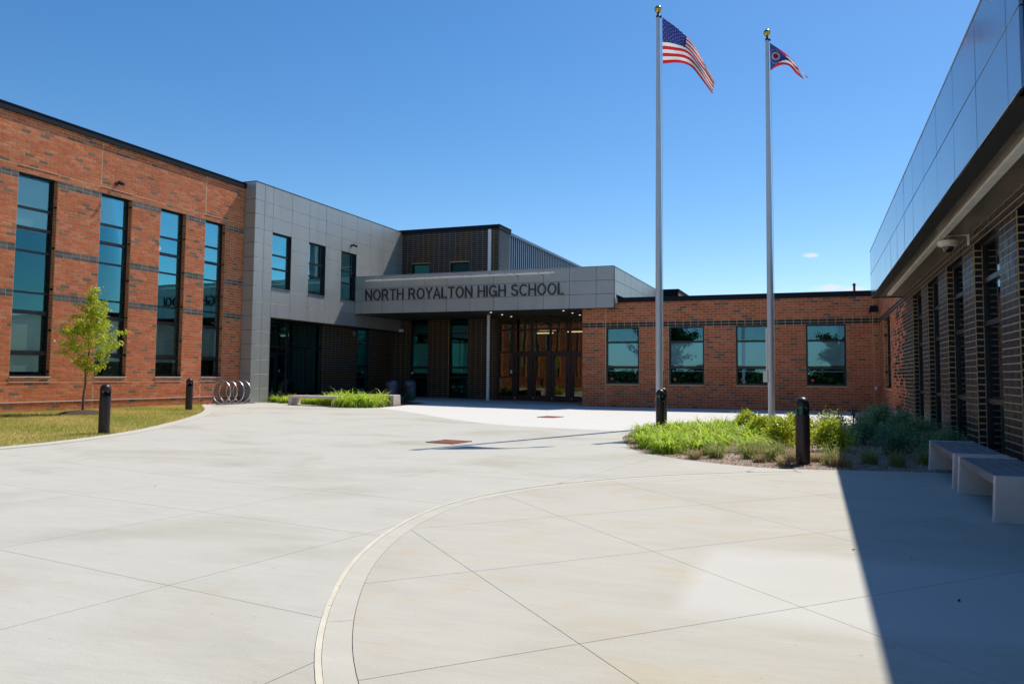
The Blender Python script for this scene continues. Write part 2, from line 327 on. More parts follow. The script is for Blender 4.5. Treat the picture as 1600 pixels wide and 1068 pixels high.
def panels(par, F, us, zs, holes=(), m='panel', g=.012, name='panel', back=True, th=.02):
    cache = {}; o = org(par); bk = MB()
    for i in range(len(us) - 1):
        for j in range(len(zs) - 1):
            a, b, c, d = us[i], us[i + 1], zs[j], zs[j + 1]
            parts = [(a, b, c, d)]
            for h in holes:
                np_ = []
                for (a, b, c, d) in parts:
                    if h[1] <= a + .02 or h[0] >= b - .02 or h[3] <= c + .02 or h[2] >= d - .02: np_.append((a, b, c, d)); continue
                    if h[0] > a + .03: np_.append((a, h[0], c, d)); a = h[0]
                    if h[1] < b - .03: np_.append((h[1], b, c, d)); b = h[1]
                    if h[2] > c + .03: np_.append((a, b, c, h[2]))
                    if h[3] < d - .03: np_.append((a, b, h[3], d))
                parts = np_
            for (a, b, c, d) in parts:
                bk.fbox(F, a - .0005, b + .0005, c - .0005, d + .0005, -.2, -.025)
                w, h_ = round((b - a - g) / 2, 3), round((d - c - g) / 2, 3); key = (w, h_)
                if key not in cache:
                    q = MB(); FF = (Vector((0, 0, 0)), F[1], F[2]); U, N = F[1], F[2]
                    pv = [];
                    for dd, e in ((-th, 0), (-.003, 0), (0, .003)):
                        for x, y in ((-1, -1), (1, -1), (1, 1), (-1, 1)): pv.append(tuple(U * (x * (w - e)) + Z * (y * (h_ - e)) + N * dd))
                    q.add(pv, [(8, 9, 10, 11)] + [(r * 4 + k, r * 4 + (k + 1) % 4, r * 4 + 4 + (k + 1) % 4, r * 4 + 4 + k) for r in (0, 1) for k in range(4)])
                    cache[key] = q.mesh(name, m)
                ob = bpy.data.objects.new(name, cache[key]); COL.objects.link(ob); ob.parent = par
                ob.location = F[0] + F[1] * ((a + b) / 2) + Z * ((c + d) / 2) - o
                t = .0025 if m == 'panel_r' else .0016; ob.rotation_euler = (random.uniform(-t, t), random.uniform(-t, t), random.uniform(-t, t))
    if back: bk.build('backing', 'joint', par)
def hpanels(par, x0, x1, y0, y1, z, nx, ny, m='soffit', name='soffit_panel', g=.012):
    cache = None; o = org(par); w, h = (x1 - x0) / nx, (y1 - y0) / ny
    q = MB(); q.box(-w / 2 + g / 2, w / 2 - g / 2, -h / 2 + g / 2, h / 2 - g / 2, 0, .02); me = q.mesh(name, m)
    for i in range(nx):
        for j in range(ny):
            ob = bpy.data.objects.new(name, me); COL.objects.link(ob); ob.parent = par; ob.location = Vector((x0 + (i + .5) * w, y0 + (j + .5) * h, z)) - o
    b = MB(); b.box(x0, x1, y0, y1, z + .024, z + .1); b.build('soffit_backing', 'joint', par)
def window(par, F, u0, u1, z0, z1, bars, rec=.12, fw=.045, fm='frame', gl='glass', blinds=(), backd=.9, vb=(), deep=True, sub='window', liner=False):
    """frame = a part of the building; panes and blinds = its sub-parts. bars: (z, half thickness)"""
    fb = MB(); D = -rec
    fb.fbox(F, u0, u0 + fw, z0, z1, D - .08, D); fb.fbox(F, u1 - fw, u1, z0, z1, D - .08, D)
    fb.fbox(F, u0 + fw, u1 - fw, z1 - fw, z1, D - .08, D); fb.fbox(F, u0 + fw, u1 - fw, z0, z0 + fw, D - .08, D + .01)
    for z, t in bars: fb.fbox(F, u0 + fw, u1 - fw, z - t, z + t, D - .075, D + .012)
    for uu, t in vb: fb.fbox(F, uu - t, uu + t, z0 + fw, z1 - fw, D - .078, D + .006)
    if rec > .02:
        fb.fbox(F, u0, u1, z1 - .012, z1 - .001, D, -.004); fb.fbox(F, u0, u1, z0 + .001, z0 + .012, D, -.004)
        if liner: fb.fbox(F, u0 + .001, u0 + .012, z0 + .012, z1 - .012, D, -.004); fb.fbox(F, u1 - .012, u1 - .001, z0 + .012, z1 - .012, D, -.004)
    w = fb.build(sub, fm, par)
    zz = [z0 + fw] + [v for z, t in sorted(bars) for v in (z - t, z + t)] + [z1 - fw]; uu = [u0 + fw] + [v for q, t in sorted(vb) for v in (q - t, q + t)] + [u1 - fw]
    for i in range(0, len(zz), 2):
        for k in range(0, len(uu), 2):
            g = MB(); g.fbox(F, uu[k], uu[k + 1], zz[i], zz[i + 1], D - .045, D - .038); g.build('pane', gl, w)
    for (a, b, c, d) in blinds:
        q = MB(); q.fbox(F, u0 + (u1 - u0) * a, u0 + (u1 - u0) * b, c, d, D - .066, D - .062); q.build('blind', 'blind', w)
    return w
def jambs(BR, F, h, rec, c, colf, sides=(0, 1)):
    O, U, N = F
    for s in sides:
        u = h[s]; n = U * (1 if s == 0 else -1)
        FF = (O + U * u, -N, n)        # along depth
        BR.fill(FF, .008, rec, h[2], h[3], (), c, rec + .1, 'stack', colf)

# ------------------------------------------------------------------ setting: ground, plaza, lawn
g_ = MB(); g_.box(-400, 400, -400, 500, -1.2, -.12); g_.build('ground', 'grassfar', kind='structure')
arc = [(2.24, .75), (1.2, .8), (.1, 1.05), (-.9, 1.62), (-1.45, 2.12), (-1.93, 2.676), (-2.25, 3.12), (-2.59, 3.70), (-2.93, 4.40), (-3.20, 5.18), (-3.37, 6.0), (-3.42, 6.7), (-3.33, 7.35), (-3.12, 7.98), (-2.80, 8.56), (-2.40, 9.12), (-1.98, 9.6), (-1.55, 9.98), (-1.1, 10.3), (-.62, 10.6), (-.25, 10.8)]
def smooth(P, it=2):
    for _ in range(it):
        Q = [P[0]]
        for a, b in zip(P, P[1:]): Q += [(a[0] * .75 + b[0] * .25, a[1] * .75 + b[1] * .25), (a[0] * .25 + b[0] * .75, a[1] * .25 + b[1] * .75)]
        Q.append(P[-1]); P = Q
    return P
arc = smooth(arc)
def offset(P, d):
    out = []
    for i, p in enumerate(P):
        a, b = P[max(0, i - 1)], P[min(len(P) - 1, i + 1)]; t = (b[0] - a[0], b[1] - a[1]); l = math.hypot(*t); out.append((p[0] + t[1] / l * d, p[1] - t[0] / l * d))
    return out
arc1 = offset(arc, .03); arc2 = offset(arc, .165)
lawn_in = smooth([(-12.5, -14), (-12.45, 3), (-12.3, 7.2), (-12.21, 8.61), (-12.35, 9.81), (-12.98, 11.7), (-13.94, 13.41), (-15.12, 15.34), (-16.61, 17.43), (-17.98, 19.03), (-19.4, 20.35), (-20.1, 21.1), (-20.4, 21.75)])
lawn_out = offset(lawn_in, .30); lawn_out[-1] = (-20.4, 22.1); lawn_out = [p for p in lawn_out if p[0] > -20.41]
bedR_f = smooth([(.93, 22.4), (-.3, 21.5), (-1.4, 20.8), (-2.6, 19.3), (-3.45, 18.0), (-3.85, 16.6), (-3.78, 15.5), (-3.46, 14.35), (-3.1, 13.25), (-2.74, 12.52), (-2.1, 11.85), (-1.56, 11.45), (-1.06, 11.18), (-.62, 11.04), (-.28, 11.02), (.4, 11.2), (2.24, 11.45)])
white = smooth([(-14.5, 23.45), (-13.3, 22.6), (-11.85, 21.36), (-9.11, 18.95), (-7.15, 17.83), (-5.69, 17.43), (-4.3, 17.3), (-3.72, 17.2)])
bedL = [(-19.93, 24.3), (-18.0, 23.72), (-15.4, 22.95), (-14.75, 23.6), (-14.62, 24.7), (-15.0, 28.0), (-18.2, 30.0), (-20.5, 30.0), (-20.5, 24.3)]
def iL(P): # nearest index helper
    return P
root = empty('plaza', (0, 0, 0), None, None); root['kind'] = 'structure'
def zone(poly, dirs, matn, gap=.0022, thick=.1, tl=.0, name='concrete_slab'):
    """cut a polygon along joint lines; every cell becomes one slab with recessed joints round it"""
    tri = tessellate_polygon([[Vector((x, y, 0)) for x, y in poly]])
    bm = bmesh.new(); vs = [bm.verts.new((x, y, 0)) for x, y in poly]
    for t in tri:
        try: bm.faces.new([vs[i] for i in t])
        except ValueError: pass
    cuts = []
    for (ax, ay), vals in dirs:
        for v in vals:
            geom = bm.verts[:] + bm.edges[:] + bm.faces[:]
            bmesh.ops.bisect_plane(bm, geom=geom, plane_co=(ax * v, ay * v, 0), plane_no=(ax, ay, 0), dist=1e-5)
    cells = {}
    for f in bm.faces:
        c = f.calc_center_median(); key = tuple(sum(1 for v in vals if c.x * ax + c.y * ay > v) for (ax, ay), vals in dirs); cells.setdefault(key, []).append([tuple(v.co) for v in f.verts])
    bm.free()
    for key, fl in cells.items():
        b = bmesh.new()
        for f in fl:
            try: b.faces.new([b.verts.new(p) for p in f])
            except ValueError: pass
        bmesh.ops.remove_doubles(b, verts=b.verts[:], dist=1e-4)
        if sum(f.calc_area() for f in b.faces) < .01: b.free(); continue
        bmesh.ops.recalc_face_normals(b, faces=b.faces[:])
        for f in b.faces:
            if f.normal.z < 0: f.normal_flip()
        bmesh.ops.dissolve_limit(b, angle_limit=.01, verts=b.verts[:], edges=b.edges[:])
        r = bmesh.ops.inset_region(b, faces=b.faces[:], thickness=gap, use_boundary=True, use_even_offset=True)
        bmesh.ops.delete(b, geom=r['faces'], context='FACES')
        loose = [v for v in b.verts if not v.link_faces]
        bmesh.ops.delete(b, geom=loose, context='VERTS')
        for xx in (-8, -19.9):
            bmesh.ops.bisect_plane(b, geom=b.verts[:] + b.edges[:] + b.faces[:], plane_co=(xx, 0, 0), plane_no=(1, 0, 0))
        ext = bmesh.ops.extrude_edge_only(b, edges=[e for e in b.edges if e.is_boundary])
        for v in [x for x in ext['geom'] if isinstance(x, bmesh.types.BMVert)]: v.co.z -= thick
        for v in b.verts: v.co.z += zg(v.co.x) + tl
        bmesh.ops.triangulate(b, faces=b.faces[:])
        me = bpy.data.meshes.new(name); b.to_mesh(me); b.free(); me.materials.append(MT[matn])
        o = bpy.data.objects.new(name, me); COL.objects.link(o); o.parent = root
def sheet(name, poly, m, dz, parent=None, kind=None):
    tri = tessellate_polygon([[Vector((x, y, 0)) for x, y in poly]])
    b = bmesh.new(); vs = [b.verts.new((x, y, 0)) for x, y in poly]
    for t in tri:
        try: b.faces.new([vs[i] for i in t])
        except ValueError: pass
    for xx in (-8, -19.9): bmesh.ops.bisect_plane(b, geom=b.verts[:] + b.edges[:] + b.faces[:], plane_co=(xx, 0, 0), plane_no=(1, 0, 0))
    for f in b.faces:
        f.normal_update()
        if f.normal.z < 0: f.normal_flip()
    ext = bmesh.ops.extrude_edge_only(b, edges=[e for e in b.edges if e.is_boundary])
    for v in [x for x in ext['geom'] if isinstance(x, bmesh.types.BMVert)]: v.co.z -= .08
    for v in b.verts: v.co.z += zg(v.co.x) + dz
    me = bpy.data.meshes.new(name); b.to_mesh(me); b.free(); me.materials.append(MT[m])
    o = bpy.data.objects.new(name, me); COL.objects.link(o); o.parent = parent
    if kind: o['kind'] = kind
    return o
sheet('joint_filler', [(-20.4, -14), (2.27, -14), (2.27, 30.4), (-9.2, 30.4), (-9.2, 34.2), (-20.4, 34.2)], 'subbase', -.006, root)
i17 = min(range(len(bedR_f)), key=lambda i: math.hypot(bedR_f[i][0] + 3.72, bedR_f[i][1] - 17.2))
bed_low = bedR_f[i17 + 1:]                 # from the white arc down to the front edge
ie = min(range(len(bedR_f)), key=lambda i: math.hypot(bedR_f[i][0] + .25, bedR_f[i][1] - 11.02))
c9, s9 = math.cos(math.radians(-9)), math.sin(math.radians(-9))
e1, e2 = (c9, s9), (-s9, c9)
zoneA = [(2.24, -14)] + arc + list(reversed(bedR_f[i17:ie + 1])) + list(reversed(white)) + [(-14.75, 23.6), (-15.4, 22.95), (-18.0, 23.72), (-19.93, 24.3), (-19.93, 23.26), (-20.4, 23.26)] + list(reversed(lawn_out))
zone(zoneA, [(e1, [-18.2, -16.3, -14.1, -12.1, -10, -8, -6.06, -4.14, -2.5, -.6, 1.4]), (e2, [-9.5, -7.6, -5.6, -3.6, -1.6, .2, 1.35, 2.98, 4.68, 6.15, 8.05, 10.3, 12.6, 15, 17.4, 19.8, 22.3])], 'conc_a')
zoneR = list(arc2) + [bedR_f[i] for i in range(ie, len(bedR_f))]
q = .70710678
zone([p for p in zoneR], [((q, q), [.2, 1.726, 3.10, 4.685, 6.2, 7.8, 9.4]), ((-q, q), [-1.3, .2, 1.7, 3.22, 4.67, 6.15, 7.7])], 'conc_r')
def strip(P0, P1, m, name, n=1, gap=.002, tl=0.):
    k = len(P0) - 1; step = max(1, k // n)
    for a in range(0, k, step):
        b = min(k, a + step)
        zone(P0[a:b + 1] + list(reversed(P1[a:b + 1])), [], m, gap=gap, tl=tl, name=name)
strip(arc, arc1, 'curb', 'curb_strip', 1, .0007, .004)
strip(arc1, arc2, 'band', 'edge_band', 9, .0018)
zone(lawn_in + list(reversed(lawn_out)), [((0, 1), [-10, -7, -4, -1, 2, 5, 8, 11, 14, 17, 19.5])], 'band', name='lawn_kerb', tl=.012)
zoneC = list(white) + list(reversed(bedR_f[:i17])) + [(2.24, 22.5), (2.24, 30.44), (-9.14, 30.44), (-9.14, 34.16), (-20.46, 34.16), (-20.46, 30.02), (-18.2, 30.02), (-15.0, 28.0), (-14.62, 24.7)]
zone(zoneC, [((1, 0), [-18, -15.2, -12.2, -9.2, -6.2, -3.2, -.2]), ((0, 1), [20.2, 23.4, 26.6, 29.8, 32.6])], 'conc_c')
sheet('lawn', [(-20.4, -14)] + lawn_in, 'earth', .0, None, 'structure')
sheet('planting_bed', bedR_f + [(2.24, 22.4)], 'mulch', -.002, None, 'structure')
sheet('planting_bed', bedL, 'darkmulch', -.002, None, 'structure')

# ------------------------------------------------------------------ left brick wing (L)
XL, XM, XM2, XR, XF, YB, YS, YK = -20.43, -19.93, -20.5, 2.27, 1.5, 30.47, 30.03, 34.2
Lw = empty('brick_wing', (XL, 16, .17), 'two-storey red brick wing with tall narrow windows behind the lawn, at the left', 'building')
FL = Fr((XL, 0, 0), (0, 1, 0), (1, 0, 0))
lw = [(14.55, 15.70), (17.11, 18.23), (19.36, 20.45), (21.34, 22.33)] + [(14.55 - 2.7 * k, 15.72 - 2.7 * k) for k in range(1, 10)]
holes = [(a, b, 1.15, 6.75) for a, b in lw]
BR = Bricks(Lw); c = .0905
zb = [(.0, .43), (.455, .985), (1.0, 1.15), (1.15, 3.30), (3.30, 3.51), (3.51, 4.55), (4.55, 4.77), (4.77, 6.56), (6.56, 6.76), (6.76, 6.93), (6.945, 8.32)]
Y1 = 23.28
cj = [17.1, 21.33, 9.0, 3.0]
jh = [(x - .008, x + .008, 0, 1.12) for x in cj] + [(x - .008, x + .008, 6.95, 8.4) for x in cj]
for a, b in zb:
    if (a, b) in ((3.30, 3.51), (4.55, 4.77), (6.56, 6.76)): BR.fill(FL, -14, Y1, a, b, holes, .105, .27, 'stack', bc)
    else: BR.fill(FL, -14, Y1, a, b, holes + jh, c, .272, 'run', rc)
for h in holes: jambs(BR, FL, h, .15, c, rc)
BR.flush()
body(Lw, FL, -14, Y1, -.3, 8.32, holes)
cp = MB(); cp.fbox(FL, -14, 23.27, 8.32, 8.51, -.5, .07); cp.fbox(FL, -14, 23.272, 8.495, 8.52, -.52, .085); cp.build('roof_coping', 'cap', Lw)
for k, (a, b) in enumerate(lw):
    bl = [(.04, .9, 5.2, 6.66), (.02, .86, 1.85, 2.9), (.04, .84, 1.28, 1.76)]
    if k in (1, 2): bl = [(.03, .88, 5.86, 6.66), (.02, .86, 1.85, 2.9), (.02, .95, 1.62, 1.72)]
    if k == 3: bl = [(.03, .9, 5.2, 6.66), (.02, .9, 1.85, 2.9)]
    window(Lw, FL, a, b, 1.15, 6.75, [(5.83, .03), (5.26, .045), (4.63, .025), (3.48, .025), (2.93, .055), (1.80, .06)], .15, .05, blinds=bl)
    s = MB(); s.fbox(FL, a - .01, b + .01, 1.118, 1.149, -.14, .03); s.build('sill', 'sill', Lw)
    s = MB(); s.fbox(FL, a - .01, b + .01, .985, 1.0, -.02, .02); s.build('flashing', 'sill', Lw)
    if k != 2: s = MB(); s.fbox(FL, a - .01, b + .01, 6.931, 6.944, -.02, .018); s.build('flashing', 'sill', Lw)
s = MB(); s.fbox(FL, -14, Y1, .432, .453, -.02, .03); s.build('base_ledge', 'sill', Lw)
s = MB(); s.box(-32, XL - .4, -14, 23.3, 8.2, 8.3); s.build('roof', 'cap', Lw)
for k in range(4):   # window stickers: small white diamond on the third window
    pass
s = MB(); O = Vector((XL - .148, 19.5, 5.42)); s.add([(O.x, O.y - .06, O.z), (O.x, O.y, O.z - .08), (O.x, O.y + .06, O.z), (O.x, O.y, O.z + .08)], [(0, 1, 2, 3)], 0); s.build('sticker', 'white', Lw)

# ------------------------------------------------------------------ metal-clad block (M)
Mm = empty('metal_block', (XM, 26, .17), 'projecting upper block clad in grey metal panels with three windows, beside the red brick wing', 'building')
FM = Fr((XM, 0, 0), (0, 1, 0), (1, 0, 0)); FN = Fr((0, 23.28, 0), (1, 0, 0), (0, -1, 0))
mu = [23.282, 23.80, 24.30, 25.44, 26.58, 27.74, 28.90, 30.10, 31.25, 32.42, 33.62, YK]
mz = [.12 + 0, .72, 1.27, 1.81, 2.37, 2.91, 3.46, 4.03, 4.59, 5.15, 5.70, 6.25, 6.80, 7.36, 7.90, 8.58]
mwin = [(24.31, 25.43, 4.63, 6.79), (26.59, 27.73, 4.63, 6.79), (28.91, 30.09, 4.63, 6.79)]
panels(Mm, FM, mu, mz, [(24.30, 40, -1, 3.46)] + mwin)
panels(Mm, FN, [XL + .0, XM - .002], mz)
for k, (a, b, z0, z1) in enumerate(mwin):
    window(Mm, FM, a, b, z0, z1, [(5.94, .03), (5.40, .03)], .1, .05, blinds=[(.05, .75 if k else .95, 5.42, 6.75)] + ([(.05, .9, 4.9, 5.38)] if k == 0 else []), backd=.8)
    s = MB(); s.fbox(FM, a, b, z0 - .03, z0 - .002, -.1, .03); s.build('sill', 'steel', Mm)
s = MB(); s.box(XL - .2, XM - .21, 23.5, YK, 3.62, 8.5); s.box(-30, XM + .01, 23.27, YK, 8.582, 8.6); s.box(XL - .1, XM - .21, 23.49, 24.27, 0, 3.6); s.build('wall', 'joint', Mm)
s = MB(); s.fbox(FM, 24.30, 24.33, 0, 3.4, -.6, -.2); s.build('corner_return', 'panel', Mm)
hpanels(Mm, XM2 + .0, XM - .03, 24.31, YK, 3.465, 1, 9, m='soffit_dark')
# recessed ground floor wall: storefront + dark brick
FG = Fr((XM2, 0, 0), (0, 1, 0), (1, 0, 0))
BR = Bricks(Mm); wg = (31.21, 32.21, .13, 3.46); gh = (24.33, 28.46, .13, 3.46)
BR.fill(FG, 24.33, YK, .13, 3.46, [wg, gh], .1, .30, 'stack', dc)
body(Mm, FG, 24.33, YK, -.2, 3.46, [wg, gh], 'gmortar', name='ground_floor_wall')
BR.flush()
window(Mm, FG, 24.33, 28.46, .13, 3.46, [(2.37, .03), (.45, .05)], .06, .05, gl='glassk', vb=[(25.07, .03), (26.15, .03), (27.3, .03)], blinds=[(.19, .42, 2.98, 3.40), (.46, .70, 2.98, 3.40), (.74, .97, 2.98, 3.40)], backd=3., sub='storefront', liner=True)
window(Mm, FG, 31.21, 32.21, .13, 3.46, [(2.87, .02), (1.66, .05), (1.12, .03), (.6, .03)], .08, .05, gl='glassk', blinds=[(.05, .8, 1.72, 2.84)], backd=1.4, liner=True)
s = MB(); s.box(-22.5, -21.2, 25.3, 28.0, .2, 1.2); s.box(-22.2, -21.8, 25.5, 26.0, 1.2, 1.75); s.box(-22.2, -21.9, 26.9, 27.3, 1.2, 1.6); s.build('counter', 'teal', Mm)

# ------------------------------------------------------------------ dark brick block (K) and ribbed block
XK = -14.54
Kb = empty('dark_brick_block', (-17, YK, .1), 'two-storey block of glazed dark brick with golden mortar rising behind the sign canopy', 'building')
FK = Fr((0, YK, 0), (1, 0, 0), (0, -1, 0)); FKs = Fr((XK, 0, 0), (0, 1, 0), (1, 0, 0))
kw = [(-19.35, -18.34, .12, 6.91), (-17.17, -16.13, .12, 6.89)]
BR = Bricks(Kb)
BR.fill(FK, XM2, XK, .08, 8.46, kw, .1, .30, 'stack', dc, g=.0115)
BR.fill(FKs, YK, 35.65, .08, 8.46, (), .1, .30, 'run', dc)
BR.flush()
body(Kb, FK, XM2, XK - .008, -.2, 8.46, kw, 'gmortar')
s = MB(); s.box(XK - .3, XK - .008, YK + .01, 35.65, -.2, 8.459); s.build('side_wall', 'gmortar', Kb)
s = MB(); s.box(XM2 - .4, XK + .06, YK - .06, 35.7, 8.46, 8.66); s.box(XM2 - .4, XK + .08, YK - .08, 35.72, 8.655, 8.68); s.build('roof_coping', 'cap', Kb)
for k, (a, b, z0, z1) in enumerate(kw):
    window(Kb, FK, a, b, z0, z1, [(6.1, .03), (4.85, .06), (4.25, .06), (3.35, .03), (2.88, .03), (1.64, .05), (1.15, .05)], .1, .06, gl='glassk',
           blinds=[(.08, .94, 6.3, 6.85)] * (k == 0) + [(.1, .93, 1.7, 2.84), (.1, .93, 1.36, 1.58)], backd=.9, liner=True)
s = MB(); s.fbox(FK, -15.09, -14.93, 5.75, 8.46, .0, .05); s.build('white_flashing', 'white', Kb)
s = MB(); s.add([(a, b - .108, c) for a, b, c in [(-19.22, YK, 1.36), (-19.16, YK, 1.28), (-19.10, YK, 1.36), (-19.16, YK, 1.44)]], [(0, 1, 2, 3)]); s.build('sticker', 'white', Kb)
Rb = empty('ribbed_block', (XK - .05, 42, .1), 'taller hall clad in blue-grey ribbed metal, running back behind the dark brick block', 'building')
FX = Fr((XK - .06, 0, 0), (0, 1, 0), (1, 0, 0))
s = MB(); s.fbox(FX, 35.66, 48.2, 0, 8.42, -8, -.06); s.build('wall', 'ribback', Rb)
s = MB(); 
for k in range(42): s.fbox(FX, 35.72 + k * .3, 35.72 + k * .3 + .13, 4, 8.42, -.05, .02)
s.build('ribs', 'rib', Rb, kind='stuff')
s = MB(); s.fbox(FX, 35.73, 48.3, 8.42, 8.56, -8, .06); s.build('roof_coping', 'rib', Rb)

# ------------------------------------------------------------------ sign canopy (S)
Sc = empty('sign_canopy', (-13, YS, 4.04), 'long grey metal-panelled canopy band over the entrance, carrying the school name', 'canopy')
FS = Fr((0, YS, 0), (1, 0, 0), (0, -1, 0)); sx = [-19.92, -19.55, -18.50, -17.42, -16.34, -15.22, -14.1, -12.98, -11.85, -10.71, -9.56, -8.40, -7.66]
sz = [4.04, 4.62, 5.185, 5.75]
panels(Sc, FS, sx, sz)
FSs = Fr((-7.66, 0, 0), (0, 1, 0), (1, 0, 0)); sy = [30.032, 30.53, 31.9, 33.12, 34.4, 35.65, 36.9, 38.15, 39.4, 40.65, 41.9, 43.15, 44.4]
panels(Sc, FSs, sy, sz, [(30.47, 50, 3, 4.6)])
s = MB(); s.box(-19.9, -7.88, YS + .22, 34.1, 4.2, 5.70); s.box(XK + .02, -7.88, 34.1, 44.4, 4.3, 5.70); s.box(-19.93, -7.65, YS - .001, 34.1, 5.752, 5.775); s.box(XK + .02, -7.65, 34.1, 44.4, 5.752, 5.775); s.build('roof_deck', 'panel', Sc)
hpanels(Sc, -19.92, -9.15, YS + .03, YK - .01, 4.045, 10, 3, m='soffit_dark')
s = MB(); s.box(-9.15, -7.68, YS + .03, YB - .01, 4.05, 4.07); s.build('soffit_edge', 'soffit', Sc)
for x in (-13.46, -10.08):
    for y in (30.87, 32.15, 33.27):
        s = MB(); s.lathe([(.042, 0), (.042, .01)], 14, (x, y, 4.034)); s.build('downlight', 'down', Sc)
s = MB(); s.lathe([(.075, 0), (.075, 3.98)], 20, (-14.2, 32.3, .08)); s.build('post', 'white', Sc)
lmp = empty('sign_light_bar', (-14.6, YS - .3, 5.5), 'thin pale light bar on brackets above the raised school name', 'light')
s = MB(); s.tube([(-19.18, YS - .3, 5.5), (-10.15, YS - .3, 5.53)], .035, 8); s.build('bar', 'white', lmp)
for x in (-19.05, -18.2, -17.1, -16.6, -15.9, -15.4, -14.3, -13.9, -13.0, -12.3, -11.9, -10.8, -10.3):
    s = MB(); s.box(x - .02, x + .02, YS - .3, YS + .0, 5.50, 5.53); s.box(x - .04, x + .04, YS - .34, YS - .26, 5.535, 5.56); s.build('bracket', 'steel', lmp)
# letters
sg = empty('school_sign', (-14.5, YS, 4.63), 'raised dark letters reading NORTH ROYALTON HIGH SCHOOL on the grey canopy', 'sign')
txt = 'NORTH ROYALTON HIGH SCHOOL'
GW = {}
def letter_strokes(ch):
    # cap height 1, returns list of strokes (polylines) and advance width, Helvetica-like proportions
    def arcp(cx, cy, rx, ry, a0, a1, n=22): return [(cx + rx * math.cos(math.radians(a0 + (a1 - a0) * i / n)), cy + ry * math.sin(math.radians(a0 + (a1 - a0) * i / n))) for i in range(n + 1)]
    h = .075
    if ch == 'N': return [[(h, 0), (h, 1)], [(h, .93), (.62, .07)], [(.62, 0), (.62, 1)]], .70
    if ch == 'O': return [arcp(.385, .5, .31, .44, 90, 450, 40)], .77
    if ch == 'R': return [[(h, 0), (h, 1)], [(h, .93), (.36, .93)] + arcp(.36, .71, .22, .22, 90, -90, 14) + [(h, .49)], [(.36, .47), (.46, .40), (.53, .2), (.62, .0)]], .70
    if ch == 'T': return [[(.0, .93), (.60, .93)], [(.30, .93), (.30, 0)]], .60
    if ch == 'H': return [[(h, 0), (h, 1)], [(.60, 0), (.60, 1)], [(h, .52), (.60, .52)]], .675
    if ch == 'Y': return [[(.03, 1), (.32, .46), (.61, 1)], [(.32, .46), (.32, 0)]], .64
    if ch == 'A': return [[(.04, 0), (.33, .97), (.62, 0)], [(.15, .3), (.51, .3)]], .66
    if ch == 'L': return [[(h, 1), (h, .07), (.52, .07)]], .54
    if ch == 'I': return [[(h, 0), (h, 1)]], .15
    if ch == 'G': return [arcp(.385, .5, .31, .44, 40, 335, 34) + [(.665, .46), (.40, .46)], [(.67, .46), (.67, .02)]], .75
    if ch == 'S': return [arcp(.31, .71, .215, .225, 25, 180, 14) + [(.12, .60), (.31, .52), (.50, .43)] + arcp(.31, .285, .235, .22, 20, -180, 18)], .62
    if ch == 'C': return [arcp(.385, .5, .31, .44, 42, 318, 34)], .70
gap = .095; sp = .36
adv = sum((sp if ch == ' ' else letter_strokes(ch)[1] + gap) for ch in txt) - gap
capH = .50; x0, x1 = -19.36, -9.78; kx = (x1 - x0) / (adv)
x = x0
for ch in txt:
    if ch == ' ': x += sp * kx; continue
    st, w = letter_strokes(ch); s = MB(); zb0 = 4.635; th = .058
    for n_, pl in enumerate(st):
        P = [Vector((x + px * kx, zb0 + pz * capH)) for px, pz in pl]; Lp, Rp = [], []
        closed = (P[0] - P[-1]).length < .005
        for i, p in enumerate(P):
            if closed: a, b = P[(i - 1) % (len(P) - 1)] if i not in (0, len(P) - 1) else P[-2], P[i + 1] if i < len(P) - 1 else P[1]
            else: a, b = P[max(i - 1, 0)], P[min(i + 1, len(P) - 1)]
            t = (b - a).normalized(); nn = Vector((-t.y, t.x))
            sc = 1.
            if 0 < i < len(P) - 1 and not closed:
                t2 = (P[i + 1] - p).normalized(); dd = abs(nn.dot(Vector((-t2.y, t2.x)))); sc = 1 / max(dd, .6)
            Lp.append(p + nn * th / 2 * sc); Rp.append(p - nn * th / 2 * sc)
        yf, yb = YS - .06 - n_ * .0015, YS - .02
        vs = [(p.x, yf, p.y) for p in Lp] + [(p.x, yf, p.y) for p in Rp] + [(p.x, yb, p.y) for p in Lp] + [(p.x, yb, p.y) for p in Rp]; m = len(P); fs = []
        for i in range(m - 1):
            fs += [(i, i + 1, m + i + 1, m + i), (i, 2 * m + i, 2 * m + i + 1, i + 1), (m + i, m + i + 1, 3 * m + i + 1, 3 * m + i)]
        fs += [(0, m, 3 * m, 2 * m), (m - 1, 3 * m - 1, 4 * m - 1, 2 * m - 1)]
        s.add(vs, fs)
    s.build('letter', 'letter', sg); x += (w + gap) * kx

